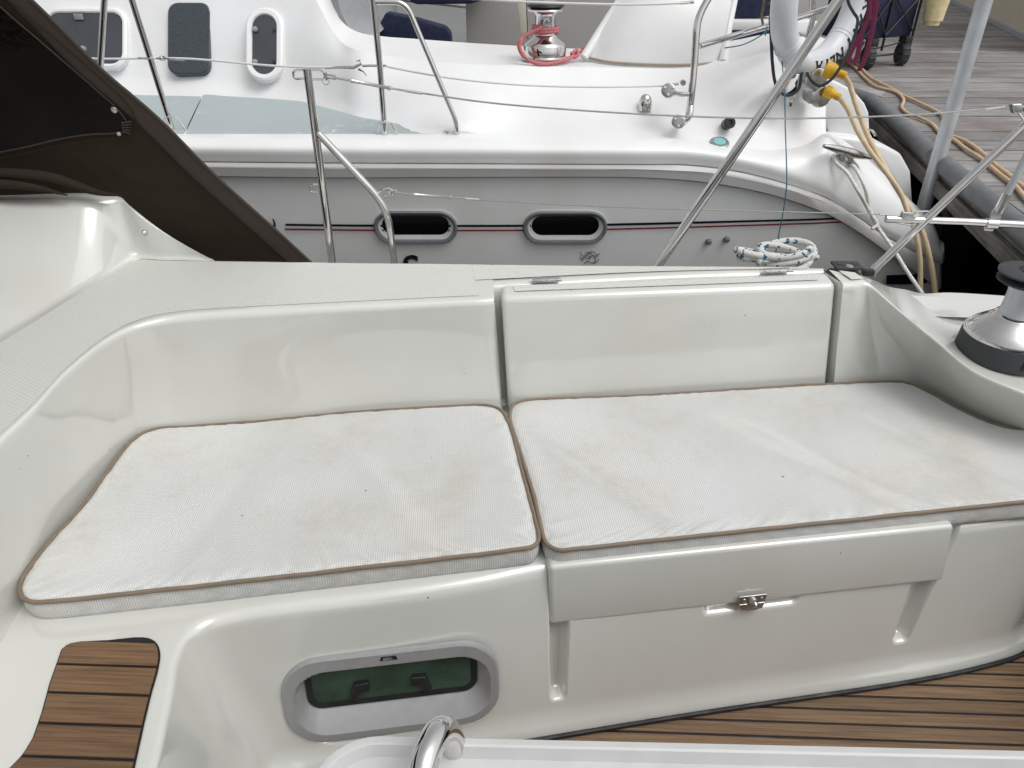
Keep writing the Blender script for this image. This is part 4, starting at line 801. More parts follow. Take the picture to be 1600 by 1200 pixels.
for (cc, ll, r2) in (((0.0186,3.327,0.4495),(-0.1723,3.3555,0.4489),(0.2093,3.2986,0.45)), ((0.7013,3.2253,0.4499),(0.5111,3.2535,0.4509),(0.8942,3.1966,0.452))):
    c, u, v2, n = hullframe(cc, ll, r2); W = (V(r2) - V(ll)).length
    pr_ = ringloft('port_frame', [(W, W * .42, .2, 0, 0, -.01), (W, W * .42, .2, 0, 0, .012), (W * .97, W * .39, .2, 0, 0, .020), (W * .93, W * .345, .2, 0, .003, .018), (W * .86, W * .30, .2, 0, .004, .010), (W * .80, W * .235, .2, 0, .010, .004), (W * .78, W * .225, .2, 0, .010, .003)], c, u, v2, n, M_grey, hull, sharp=25)
    ringloft('port_trim', [(W * 1.012, W * .432, .2, 0, 0, -.002), (W * 1.012, W * .432, .2, 0, 0, .006), (W * .99, W * .41, .2, 0, 0, .013)], c, u, v2, n, M_cream if 0 else M_band, hull, sharp=25)
    ringloft('port_sill', [(W * .90, W * .305, .2, 0, .001, .0145), (W * .80, W * .24, .2, 0, .009, .0065)], c, u, v2, n, M_whitepl, hull, sharp=0)
    ringloft('port_pane', [(W * .80, W * .245, .2, 0, .010, .0075)], c, u, v2, n, M_dark, hull, cap=True, smooth=False)
# boot stripe and exhaust fittings
v, f = grid([[(2.3183,3.1224,0.1592),(2.4427,3.1264,0.1538),(2.5426,3.129,0.1504)], [(2.3341,3.1251,0.1091),(2.4607,3.1291,0.0998),(2.5602,3.1315,0.0998)]]); emit('boot_stripe', v, f, M_navyp, hull, smooth=False)
for p in [(1.3774,3.1549,0.3714),(1.461,3.147,0.381)]:
    lathe('hull_outlet', [(.015, 0), (.015, .006), (.011, .012), (.010, .02), (.006, .02)], p, -cb + V((0, 0, -.15)), M_pvc, hull, 16)
# hull lettering
text('lettering', 'S', (-0.0725,3.3517,0.18), ca, (0, 0, 1), .180, M_navyp, hull, .0005, .15)
text('lettering', 'i', (0.362,3.2903,0.1467), ca, (0, 0, 1), .13, M_navyp, hull, .0005, .15)
text('lettering', 'ia)', (-0.7055,3.421,0.4306), ca, (0, 0, 1), .082, M_text, hull, .0005, .35)
# small line-drawn figure on the hull
for pts in [[(0.7791,3.2213,0.3241),(0.7895,3.2219,0.3042),(0.813,3.2177,0.311),(0.8297,3.2135,0.3276),(0.8514,3.2114,0.3177),(0.862,3.2119,0.2977)],[(0.7884,3.2247,0.2775),(0.8018,3.2204,0.3009),(0.8205,3.2186,0.291),(0.8372,3.2145,0.3077),(0.8541,3.2143,0.2844),(0.8437,3.2179,0.2641)],[(0.8005,3.2189,0.3176),(0.821,3.2152,0.3242),(0.8435,3.2139,0.3044),(0.8723,3.2083,0.3177)],[(0.7987,3.225,0.2606),(0.8155,3.2207,0.2776),(0.8374,3.2185,0.2675),(0.8609,3.2144,0.2743),(0.8685,3.2115,0.2911)],[(0.778,3.2243,0.2975),(0.7877,3.2238,0.2875),(0.7995,3.2217,0.2909)],[(0.8162,3.2175,0.3076),(0.826,3.2172,0.2977),(0.824,3.2188,0.2843)]]:
    tube('drawn_figure', pts, .0013, M_text, hull, 5, sm=4)
# deck paint panels
def sheet(name, xs_, lo, hi, mat, parent):
    v, f = grid([lo, hi]); return emit(name, v, f, mat, parent, smooth=False)
sheet('deck_panel', 0, [(-2.1044,3.7705,0.8347),(-1.5281,3.6843,0.8358),(-1.2406,3.6414,0.8363),(-0.9908,3.604,0.8368)], [(-2.5714,4.7551,0.862),(-1.8451,4.5988,0.862),(-1.4881,4.522,0.862),(-1.0777,4.4122,0.862)], M_catskid, cat)
sheet('deck_panel', 0, [(-0.9821,3.6027,0.8368),(-0.8674,3.5856,0.837),(-0.6095,3.547,0.8375),(-0.3805,3.5128,0.838),(-0.209,3.4872,0.8383),(-0.0947,3.4701,0.8385),(0.0195,3.453,0.8387),(0.1337,3.436,0.8389),(0.1907,3.4275,0.8391)], [(-1.0828,4.485,0.862),(-0.9599,4.4084,0.862),(-0.7082,4.2961,0.862),(-0.5313,4.1968,0.862),(-0.3496,3.9451,0.862),(-0.2176,3.7728,0.858),(-0.0353,3.5852,0.858),(0.1084,3.4973,0.852),(0.196,3.4117,0.852)], M_catskid, cat)
# windows of the saloon side
pw = [V((-1.9877,4.6246,0.8599)), V((-1.042,4.4833,0.8613)), V((-1.4061,4.6388,1.3151))]
cu_ = (pw[1] - pw[0]).normalized(); cu_ = ca; wn = -(cb * .97 + V((0, 0, -.16))).normalized(); wn = V((-0.1478 , -0.989, .6)).normalized(); cv_ = cu_.cross(wn) * -1; cv_ = cv_ if cv_.z > 0 else -cv_
def cwin(c, w_, h, rad, fr, mat, pane_in=.03, label=None):
    c = V(c)
    if fr:
        a = ringloft('window_frame', [(w_, h, rad, 0, 0, -.06), (w_, h, rad, 0, 0, .012), (w_ - .02, h - .02, rad, 0, 0, .020), (w_ - fr, h - fr, rad * .8, 0, 0, .018), (w_ - fr - .012, h - fr - .012, rad * .75, 0, 0, .006)], c, cu_, cv_, wn, M_cat, ck, sharp=25)
        ringloft('window_pane', [(w_ - fr - .004, h - fr - .004, rad * .75, 0, 0, .009)], c, cu_, cv_, wn, mat, ck, cap=True, smooth=False)
    else:
        ringloft('window_pane', [(w_ + .012, h + .012, rad, 0, 0, -.05), (w_ + .012, h + .012, rad, 0, 0, .000), (w_, h, rad, 0, 0, .005)], c, cu_, cv_, wn, mat, ck, cap=True, smooth=False)
for (c_, w_, h_), rad, fr, m_ in ((((-1.7157,4.7664,1.1179),0.4722,0.3347), .08, .045, M_win), (((-1.1353,4.6359,1.1261),0.2222,0.3797), .055, 0, M_win2), (((-0.7129,4.4745,1.1035),0.2015,0.3914), .10, .062, M_win)): cwin(c_, w_, h_, rad, fr, m_)
v, f = boxg((-1.7378,4.8106,1.2103), .05, .012, .03, .004, R(-8.5)); emit('window_catch', v, f, M_greytrim, ck, sharp=35)
lathe('window_knob', [(.016, 0), (.016, .010), (.012, .018)], (-1.7267,4.7291,1.0703), wn, M_greytrim, ck, 14)
for p in [(-0.7547,4.5054,1.1775),(-0.7673,4.4164,1.0277)]: lathe('window_knob', [(.014, 0), (.014, .008), (.010, .014)], p, wn, M_greytrim, ck, 14)
for p in [(-0.6564,4.489,1.1747),(-0.6687,4.4017,1.0278)]: lathe('window_knob', [(.007, 0), (.007, .006)], p, wn, M_black, ck, 10)

# cat cockpit interior
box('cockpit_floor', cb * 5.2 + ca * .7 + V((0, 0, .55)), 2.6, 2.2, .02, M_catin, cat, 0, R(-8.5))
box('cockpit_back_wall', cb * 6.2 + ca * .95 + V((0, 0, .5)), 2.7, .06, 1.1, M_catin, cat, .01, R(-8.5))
v, f = grid([[V(p) for p in [(-0.3354,4.7214,1.3953),(-0.3073,4.697,1.2387),(-0.2722,4.6716,1.1627),(-0.1331,4.6305,1.1189)]], [V(p) for p in [(-0.2199,5.2906,1.3722),(-0.1714,5.2834,1.2663),(-0.1218,5.2759,1.1578),(-0.0863,5.2707,1.1026)]], [V(p) for p in [(0.0224,6.1644,1.3771),(0.0092,6.1664,1.2121),(-0.001,6.1679,1.0849),(-0.0061,6.1687,1.0201)]]]); emit('companionway_side', v, f, M_greytrim, cat)
prism('cabin_post', [(0.7576,5.2456,1.3685),(0.8097,5.2379,1.3685),(0.8451,5.2326,1.0678),(0.7914,5.2406,1.0677)], cb * .05, M_bucket if 0 else gelcoat('cream post', (.62, .60, .50), specks=False), cat, .005)
tube('hanging_line', [(0.7789,4.9391,1.3805),(0.7844,4.9383,1.2097),(0.7938,4.9369,1.0608)], .003, M_blackrope, cat, 6)
def pad(name, px, off, label, w_=.02):
    v, f = prismg(px, off, w_, 4); c = sum((V(p) for p in px), V((0, 0, 0))) / len(px)
    return emit(name, v, f, M_navy, None, sharp=50, label=label, cat='cushion', group='navy cushions in the catamaran cockpit', loc=c)
pad('seat_cushion', [(-0.1222,5.276,1.0654),(-0.1073,5.2738,1.1395),(-0.0658,5.2676,1.1979),(0.0808,5.2457,1.1726),(0.3033,5.2124,1.1141),(0.3341,5.2078,1.077),(0.3378,5.2073,0.9716),(-0.1309,5.2773,0.9711)], cb * .12, 'navy backrest cushion behind the stanchion gate of the catamaran', .015)
pad('seat_cushion', [(0.1106,5.949,1.3837),(0.6436,5.8693,1.3839),(0.6273,5.8718,1.2245),(0.5274,5.8867,1.2001),(0.1425,5.9442,1.1958),(0.0987,5.9508,1.2161)], cb * .2, 'dark navy cushion cut by the top edge, above the other catamaran pad', .015)
pad('seat_cushion', [(1.9038,4.5182,1.359),(2.1509,4.4813,1.3591),(2.1699,4.4785,1.2159),(1.9293,4.5144,1.1925)], cb * .3, 'upper navy cushion beside the lifebuoy on the catamaran stern', .012)
pad('seat_cushion', [(1.8589,4.3935,1.1542),(2.1128,4.3555,1.1544),(2.1357,4.3521,1.0682),(1.8748,4.3911,1.0478)], cb * .3, 'lower navy cushion left of the lifebuoy, under the white ledge', .012)
box('cockpit_ledge', V((2.0837,4.5419,1.1377)), .6, .35, .06, M_cat, cat, .01, R(-8.5))
# arch leg: broad bulging panel with two edge strips
bt = [(0.9283,3.9259,1.0867),(1.0145,3.822,1.0776),(1.1127,3.7669,1.0742),(1.3104,3.7273,1.07),(1.4404,3.728,1.0704),(1.5695,3.7896,1.0689)]
tt = [(1.2249,4.1141,1.4949),(1.2608,4.0178,1.4968),(1.3406,3.9654,1.4976),(1.4632,3.9471,1.4976),(1.5663,3.962,1.497),(1.6868,4.0148,1.4956)]
B_, T_ = cr(bt, 5), cr(tt, 5); rows = [[a.lerp(b, k / 8) - cb * .05 * math.sin(math.pi * k / 8) for a, b in zip(B_, T_)] for k in range(9)]
rows = [[p + cb * .6 for p in (rows[0][:1])] * 0 + r_ for r_ in rows]
v, f = grid(rows); arch = emit('arch_leg', v, f, M_cat, cat)
tube('arch_trim', [(0.9091,3.8984,1.0845),(1.0038,3.9652,1.1928),(1.108,4.0204,1.3167),(1.2413,4.0813,1.4956)], [.022, .024, .026, .026], M_cat, arch, 10)
tube('arch_trim', [(1.5867,3.7669,1.0715),(1.6279,3.8618,1.223),(1.6679,3.9367,1.3312),(1.6975,3.9929,1.496)], [.022, .022, .022, .022], M_cat, arch, 10)
tube('arch_seal', [p + V((0, 0, -.004)) - cb * .004 for p in B_], .006, plain('brownish sealant', (.35, .30, .24), .8), arch, 6)
v, f = grid([[V(p) for p in bt], [V(p) + cb * .8 for p in bt]]); 
# winch with red rope
wc = V((0.7146,3.9174,1.0914))
cw = lathe('winch', [(.115, -.012), (.115, -.004), (.108, .002), (.106, .004), (.106, .050), (.104, .054), (.090, .066), (.062, .084), (.054, .098)], wc, (0, 0, 1), M_steel, cat, 40, sharp=28)
lathe('drum', [(.054, .095), (.050, .11), (.0495, .18), (.053, .192), (.066, .20)], wc, (0, 0, 1), M_steel, cw, 32, sharp=50)
lathe('self_tailing_jaws', [(.066, .20), (.086, .205), (.072, .213), (.090, .222), (.086, .232), (.05, .24), (0, .24)], wc, (0, 0, 1), M_black, cw, 32, sharp=40)
lathe('jaw_band', [(.089, .203), (.091, .207), (.089, .211)], wc, (0, 0, 1), M_steel, cw, 32, sharp=40)
lathe('winch_cap', [(.05, .238), (.05, .246), (.035, .256), (.018, .262), (.018, .275), (0, .275)], wc, (0, 0, 1), M_steel, cw, 24, sharp=40)
pts = [wc + V((math.cos(a) * .060, math.sin(a) * .060, .105 + .012 * a / 6.28)) for a in [k * math.pi / 8 for k in range(0, 44)]]
pts += [(0.5794,3.8567,1.175),(0.5721,3.8275,1.1417),(0.5907,3.8045,1.1073),(0.6395,3.777,1.0843),(0.7328,3.7731,1.0774),(0.8088,3.8224,1.0841),(0.8696,3.9145,1.098),(0.9085,3.9592,1.1068),(0.9288,3.9663,1.1293)]
rp = tube('winch_rope', pts, .0085, M_pink, None, 8, sm=3, label='red and white rope wound round the catamaran winch', cat='rope', loc=wc, sharp=0)
pts = [(0.8444,3.8879,1.0986),(0.875,3.9137,1.1185),(0.8757,3.8832,1.0987),(0.8521,3.8766,1.0882),(0.8483,3.9075,1.105)]
tube('knot', pts, .009, M_pink, rp, 8, sm=4, sharp=0)
tube('winch_tail', [(0.5856,3.8356,1.1827),(0.5753,3.8068,1.1411),(0.5998,3.7829,1.1013),(0.6667,3.7527,1.0756),(0.754,3.77,1.0831),(0.827,3.85,1.0919)], .0085, M_pink, rp, 8, sm=5, sharp=0)

# cat stanchions and lifelines
s1 = tube('stanchion', [(-1.1754,3.7145,1.5096), (-1.2234,3.7217,1.3683), (-1.3114,3.7349,1.117), (-1.4124,3.75,0.8153)], .0135, M_steel, cat, 14)
s2 = tube('stanchion', [(-1.1122,3.7051,1.5096), (-1.1074,3.7044,1.3683), (-1.0836,3.7008,1.0963), (-1.0625,3.6977,0.8275)], .0135, M_steel, cat, 14)
tube('stanchion_foot', [(-1.1101,3.7048,0.8245), (-1.0878,3.7014,0.8926), (-1.0462,3.675,0.8993), (-1.0265,3.6923,0.8814), (-0.9972,3.6879,0.8305)], .004, M_steel, s2, 8)
lathe('base_plate', [(.03, 0), (.03, .005), (.016, .007)], (-1.055,3.6965,0.8218), (0, 0, 1), M_dullsteel, s2, 20)
s3 = tube('gate_frame', arcpts([(-0.0892,3.4511,0.8341), (-0.0867,3.4507,1.1113), (-0.0912,3.4514,1.3749), (-0.0926,3.4516,1.4669)], .001, 2), .0135, M_steel, cat, 14)
tube('gate_brace', arcpts([(-0.0919,3.4515,1.3679), (0.0411,3.4316,1.3679), (0.226,3.404,0.9008), (0.2317,3.4031,0.8291)], .05, 8), .0110, M_steel, s3, 14)
tube('stanchion_foot', [(-0.1268,3.4567,0.8284), (-0.1126,3.4546,0.8893), (-0.0806,3.4296,0.8988), (-0.0562,3.4462,0.8894), (-0.0352,3.443,0.8342)], .004, M_steel, s3, 8)
for p in ((-0.0871,3.4508,0.8257), (0.2402,3.4019,0.8264)): lathe('base_plate', [(.032, 0), (.032, .005), (.016, .007)], p, (0, 0, 1), M_dullsteel, s3, 20)
c1 = tube('lifeline', [(-1.4075,3.7492,1.143),(-1.297,3.7327,1.1379),(-1.0781,3.7,1.1407),(-0.9028,3.6637,1.1396),(-0.5424,3.5896,1.1141),(-0.2511,3.536,1.108)], .0045, M_wire, cat, 8, sm=4)
for k in range(3):
    t_ = [V((-1.058,3.6768,1.1433)).lerp(V((-1.0,3.6681,1.142)), (k + .5) / 3)]
    c_ = t_[0]; tube('chain_link', [c_ + ca * .016 * math.cos(a) + (V((0, 0, 1)) if k % 2 else cb) * .008 * math.sin(a) for a in [q * math.pi / 6 for q in range(12)]], .0028, M_steel, c1, 6, closed=True)
tube('swage', [(-1.1364,3.6986,1.1419),(-1.0809,3.6903,1.1407)], .0045, M_dullsteel, c1, 8); tube('swage', [(-1.0003,3.6681,1.1407),(-0.9347,3.6583,1.1356)], .0045, M_dullsteel, c1, 8)
tube('pelican_hook', [(-0.3262,3.5472,1.1053),(-0.2646,3.538,1.1106),(-0.204,3.5289,1.1081),(-0.1691,3.5237,1.1236),(-0.173,3.5243,1.139),(-0.1874,3.5264,1.1339)], [.003, .0055, .007, .006, .004, .003], M_dullsteel, c1, 8)
tube('hook_lever', [(-0.1824,3.5257,1.1029),(-0.1613,3.5225,1.0925),(-0.1493,3.5207,1.0743)], [.005, .003, .0015], M_steel, c1, 6)
tube('swage', [(-0.1644,3.523,1.1159),(-0.1256,3.5172,1.1172),(-0.0594,3.5073,1.116)], .005, M_steel, c1, 8)
c2 = tube('lifeline', [(-0.0704,3.509,1.116),(0.0656,3.4684,1.093),(0.256,3.4197,1.0677),(0.5312,3.3786,1.0446),(0.8699,3.3583,1.0324),(1.1694,3.3641,1.0303)], .0045, M_wire, cat, 8, sm=5)
tube('swage', [(1.1693,3.3641,1.0316),(1.2192,3.3567,1.0383)], .006, M_dullsteel, c2, 8); lathe('shackle', [(.012, -.01), (.012, .01)], (1.2382,3.3538,1.0437), -cb, M_dullsteel, c2, 12)
c3 = tube('lifeline', [(-0.152,3.5616,1.4023),(0.3221,3.4402,1.3768),(0.6068,3.3673,1.3647),(1.008,3.3377,1.3559),(1.2355,3.3542,1.36)], .0045, M_wire, cat, 8, sm=5)
tube('swage', [(1.1878,3.3614,1.3575),(1.2459,3.3527,1.3624)], .006, M_dullsteel, c3, 8)
sr = tube('stern_rail', cr([(1.4154,3.3779,1.5321),(1.3163,3.3422,1.3935),(1.2753,3.3281,1.3276),(1.2613,3.32,1.2846),(1.2608,3.2999,1.1266),(1.2566,3.2803,0.9725),(1.2578,3.2902,0.922)], 5) , .0155, M_steel, cat, 16)
tube('rail_foot', [(1.2582,3.2801,0.9591),(1.2503,3.261,0.9224),(1.2339,3.2635,0.8951),(1.2438,3.353,0.8742)], .0150, M_steel, sr, 14, sm=4)
tube('rail_foot', [(1.2551,3.2805,1.0071),(1.2031,3.2984,1.0054),(1.1915,3.3608,1.0088),(1.2098,3.4592,1.0035)], .0105, M_steel, sr, 12, sm=4)
for p in ((1.1603,3.3149,1.0196), (1.2023,3.2581,0.8971)):
    lathe('wall_flange', [(.030, -.06), (.030, .002), (.027, .004), (.012, .004)], p, -cb + ca * -.25 + V((0, 0, .25)), M_dullsteel, sr, 24)
    for a in (30, 150, 270): lathe('screw', [(.006, .006), (.006, .011), (.003, .012)], V(p) + ca * .026 * math.cos(R(a)) * .8 + V((0, 0, 1)) * .020 * math.sin(R(a)), -cb + V((0, 0, .25)), M_steel, sr, 10)
tube('stern_rail', [(1.2809,3.3171,1.1953),(1.4827,3.4184,1.2251),(1.684,3.5096,1.2531),(1.855,3.5852,1.2793),(2.0594,3.6861,1.3157)], .0135, M_steel, cat, 14)
tube('stern_rail', [(1.9409,3.7038,1.4229),(1.9805,3.6979,1.2608),(1.9734,3.6989,1.1768)], .0135, M_steel, cat, 12)
# fittings on the quarter
def fit(name, p, n, prof, mat, seg=20, parent=None): return lathe(name, prof, p, n, mat, parent or cat, seg, sharp=35)
qn = -cb + V((0, 0, .35))
vt = fit('vent_scoop', (1.1123,3.4737,0.928), V((0, 0, 1)), [(.031, -.02), (.031, 0), (.030, .022), (.022, .042), (.010, .050), (0, .052)], M_steel)
fit('drain_fitting', (1.4689,3.3193,0.8718), qn, [(.026, -.05), (.026, .006), (.02, .012), (.012, .012), (.010, .004), (0, .004)], M_black)
fc = fit('filler_cap', (1.4026,3.2484,0.8017), -cb * .35 + V((0, 0, 1)), [(.044, -.03), (.044, .003), (.040, .007), (.030, .007), (.030, .004), (0, .004)], M_dullsteel, 28)
lathe('cap_insert', [(.028, .004), (.028, .008), (0, .008)], (1.4026,3.2484,0.8017), -cb * .35 + V((0, 0, 1)), M_green, fc, 28)
f2 = fit('deck_fitting', (1.8096,3.319,0.7346), -cb * .6 + V((0, 0, 1)), [(.042, -.03), (.042, .003), (.036, .008), (.030, .007), (.028, .003)], M_steel, 28)
lathe('cap_insert', [(.029, .003), (.029, .007), (.01, .010), (0, .010)], (1.8096,3.319,0.7346), -cb * .6 + V((0, 0, 1)), M_black, f2, 24)
# mooring cleat
cl_ = tube('mooring_cleat', [(1.8046,3.067,0.8163),(1.8678,3.0777,0.8008),(1.9592,3.0944,0.7744),(2.0159,3.1061,0.7584),(2.0823,3.1266,0.7398)], [.008, .016, .021, .016, .008], M_dullsteel, cat, 12, sm=4)
tube('cleat_leg', [(1.9179,3.0905,0.7851),(1.9526,3.1459,0.7195)], .011, M_dullsteel, cl_, 10); tube('cleat_leg', [(1.9592,3.0944,0.7744),(1.994,3.1397,0.7138)], .011, M_dullsteel, cl_, 10)
rope3('mooring_line', [(2.0386,3.1432,0.694),(1.9899,3.1303,0.7335),(1.9491,3.1363,0.7619),(1.8915,3.1146,0.7606),(1.8899,3.0845,0.7371),(1.9323,3.058,0.7029),(1.9664,2.9922,0.6372),(2.0504,3.01,0.544),(2.0792,2.945,0.4778),(2.0898,2.8221,0.423),(2.1135,2.7175,0.3528),(2.1352,2.6131,0.292)], .0085, M_white, None, .032,
      label='white three-strand mooring line running down from the catamaran cleat', cat='rope')
rope3('mooring_line', [(1.9895,3.1303,0.7106),(1.9676,3.0527,0.7199),(1.9894,2.9888,0.6572),(2.0599,3.0288,0.5614),(2.0567,2.9686,0.5215),(2.0662,2.9369,0.4961),(2.0403,2.9306,0.4757)], .0080, M_white, None, .032,
      label='short second white rope part knotted onto the mooring line below the cleat', cat='rope')
# stern steps
prism('stern_step', [(2.1241,3.6764,0.7879),(2.0833,3.6825,0.9787),(2.1483,3.6728,0.9847),(2.2503,3.6576,0.9397),(2.3231,3.6467,0.8756),(2.353,3.6422,0.8323),(2.3892,3.6368,0.7118),(2.1928,3.6662,0.7114)], cb * .5, M_cat, cat, .015)
prism('stern_step', [(2.1232,3.5754,0.7397),(2.2664,3.554,0.7274),(2.4166,3.5316,0.6897),(2.5038,3.5186,0.6515),(2.5804,3.5071,0.5606),(2.6516,3.4965,0.3508),(2.6296,3.4998,0.3333),(2.3897,3.5356,0.4869)], cb * .45, M_cat, cat, .02)
tube('step_handle', [(2.3182,3.5969,0.7576),(2.3454,3.5726,0.7587),(2.371,3.5688,0.7336)], .006, M_steel, cat, 8, sm=4)
crest = cr([V(r_) for r_ in RA[-1]][18:], 6)
v, f = grid([crest, [p + cb * .04 + V((0, 0, .004)) for p in crest], [p + cb * .06 + V((0, 0, -.05)) for p in crest], [p + cb * .08 + V((0, 0, -.5)) for p in crest]]); emit('quarter_inside', v, f, M_cat, cat, sharp=60)
tip = [V(r_[-1]) for r_ in RA]; tipb = V((2.6463,3.1434,0.0543))
v, f = grid([[p for p in tip] , [p + ca * .035 + cb * .05 for p in tip], [p + ca * .03 + cb * .35 for p in tip]]); emit('stern_end', v, f, M_cat, cat, sharp=70)
b_l = [V(q) for q in b1[-1]]
v, f = grid([b_l, [p + ca * .03 + cb * .04 for p in b_l], [p + ca * .02 + cb * .35 for p in b_l]]); emit('rub_rail_end', v, f, M_band, cat, sharp=70)
# shore-power sockets, plugs and cables
for i, (p, q, e, lab) in enumerate((((1.8958,3.3364,0.9719), (1.9076,3.2942,0.9979), (1.9394,3.249,0.9802), 'cream shore-power cable with yellow plug in the lower socket of the catamaran'), ((1.8959,3.3971,1.0424), (1.904,3.315,1.0863), (1.9579,3.2665,1.0682), 'cream shore-power cable with fat yellow plug in the upper socket, under the lifebuoy'))):
    p, q, e = V(p), V(q), V(e)
    so = lathe('power_socket', [(.040, -.10), (.040, -.012), (.044, -.010), (.044, .012), (.036, .016), (0, .016)], p, -cb + ca * .15, M_dullsteel, cat, 30, sharp=35)
    for k in range(20):
        a = 2 * math.pi * k / 20; x_, y_, d_ = frame(-cb + ca * .15)
        c_ = p + (x_ * math.cos(a) + y_ * math.sin(a)) * .044; tube('grip_rib', [c_ - d_ * .010, c_ + d_ * .012], .003, M_steel, so, 5)
    v, f = boxg(p - ca * .05 + V((0, 0, -.025)) - cb * .02, .02, .04, .05, .004, R(-8.5)); emit('socket_hinge', v, f, M_dullsteel, so, sharp=35)
    cbl = empty('power_cable', q, lab, 'cable', 'shore-power cables of the catamaran')
    tube('plug', [q - (e - q) * .25, q + (e - q) * .1, q + (e - q) * .35, q + (e - q) * .5, q + (e - q) * .52, e], [.036, .036, .028, .020, .017, .015] if i else [.026, .026, .022, .017, .015, .013], M_yellow, cbl, 16)
    for k in range(5): tube('strain_relief', [q + (e - q) * (.60 + k * .08), q + (e - q) * (.63 + k * .08)], .0185 if i else .016, M_yellow, cbl, 14)
    pp_ = [[(1.936,3.2495,0.9829),(1.9882,3.2417,0.9283),(2.006,3.1582,0.8532),(2.0435,3.0717,0.7742),(2.0915,3.0039,0.7056),(2.133,2.937,0.6379),(2.1625,2.8921,0.5646),(2.1797,2.8289,0.4923),(2.202,2.7851,0.3954),(2.2141,2.7429,0.276),(2.2152,2.7023,0.1857)],
           [(1.9455,3.2683,1.0735),(2.0066,3.2997,1.022),(2.0207,3.2369,0.9476),(2.0504,3.1718,0.8546),(2.0698,3.088,0.7806),(2.1141,3.0207,0.6947),(2.1556,2.9538,0.6178),(2.1928,2.9078,0.5583),(2.2242,2.8425,0.4854),(2.2581,2.797,0.3879),(2.2904,2.7517,0.2677),(2.3005,2.7097,0.1767)]][i]
    tube('cable', pp_, .0115 if i else .011, M_cream, cbl, 10, sm=6, sharp=0)

# lifebuoy
bc = V((1.8822,3.4598,1.3931)); th = R(-40)
e1 = (ca * math.cos(th) - cb * math.sin(th)); e2 = V((0, 0, 1)); bn = e1.cross(e2)
if bn.dot(cb) > 0: bn = -bn
buoy = empty('lifebuoy', bc, 'white lifebuoy lettered in black, hanging on the catamaran stern rail', 'lifebuoy')
RM, Rm = .300, .056
tube('ring', [bc + (e1 * math.cos(a) + e2 * math.sin(a)) * RM for a in [k * math.pi / 32 for k in range(64)]], Rm, M_buoy, buoy, 24, closed=True)
for a in (R(222), R(-42), R(48), R(138)):
    for da in (-.035, .035):
        c_ = bc + (e1 * math.cos(a + da) + e2 * math.sin(a + da)) * RM; rad = e1 * math.cos(a + da) + e2 * math.sin(a + da)
        tube('band_edge', [c_ + (rad * math.cos(t) + bn * math.sin(t)) * (Rm + .0008) for t in [k * math.pi / 12 for k in range(24)]], .0016, M_buoy, buoy, 5, closed=True)
for ch, dg in (('R', -12), ('A', -26), ('F', -39), ('I', -49), ('N', -60), ('E', -73), ('I', -84), ('A', -94)):
    a = R(dg); rad = e1 * math.cos(a) + e2 * math.sin(a); tg = e1 * math.sin(a) - e2 * math.cos(a)
    fl = .72; c_ = bc + rad * (RM + .006) + bn * (Rm - .002)
    text('lettering', ch, c_ - tg * .026 - rad * .026, tg, rad, .080, M_text, buoy, .004)
a = R(176); rad = e1 * math.cos(a) + e2 * math.sin(a); tg = e1 * math.sin(a) - e2 * math.cos(a)
text('lettering', 'X', bc + rad * (RM + .0) + bn * (Rm - .001) - tg * .02 + e2 * .10, tg, rad, .06, M_text, buoy, .003)
tube('grab_line', [(1.7288,3.5333,1.347),(1.6556,3.4937,1.3476),(1.626,3.4576,1.3375),(1.6399,3.4151,1.3327)] , .0075, M_blackrope, buoy, 8, sm=5)
tube('grab_line', [(1.6664,3.4516,1.3147),(1.6197,3.3979,1.3041),(1.6207,3.3573,1.2164),(1.6403,3.3443,1.1139),(1.6651,3.3406,1.0393),(1.6924,3.3365,0.9986),(1.7356,3.33,0.9823),(1.7787,3.3337,1.0053),(1.8019,3.3707,1.0699)], .0070, M_blackrope, buoy, 8, sm=6)
tube('grab_line', [(1.8045,3.3299,1.0756),(1.8068,3.2688,1.0471),(1.8332,3.2447,1.0343),(1.8726,3.2388,1.0582),(1.9219,3.2516,1.1311),(1.9611,3.2761,1.2198),(1.9763,3.3042,1.2925),(1.965,3.3261,1.3158),(1.9453,3.3492,1.3516),(1.9203,3.353,1.4127)], .0065, M_blackrope, buoy, 8, sm=6)
tube('tied_line', [(1.6213,3.4988,1.3829),(1.6272,3.4979,1.3323),(1.625,3.4982,1.2964),(1.6369,3.4965,1.26)], .006, plain('brown cord', (.22, .15, .11), .8), None, 8, sm=4, label='thin brown cord hanging left of the lifebuoy', cat='cord')
tube('teal_cord', [(1.6852,3.3477,1.1231),(1.6366,3.1729,1.0083),(1.635,3.1125,0.8873),(1.6214,3.0134,0.7481),(1.627,2.9924,0.6706),(1.6346,2.9913,0.5567),(1.634,2.9913,0.4536),(1.639,2.9906,0.316),(1.6503,2.9889,0.2209)], .0026, M_teal, None, 6, sm=6, label='thin teal cord hanging down past the catamaran rub rail', cat='cord')
tube('teal_cord', [(1.42,3.3772,1.1788),(1.4958,3.3659,1.1918),(1.582,3.4036,1.2175),(1.6334,3.4464,1.2385),(1.6578,3.4933,1.2548),(1.6387,3.4557,1.2167)], .0026, M_teal, None, 6, sm=5, label='short teal cord tied round the stern rail left of the lifebuoy', cat='cord')
web = MB()
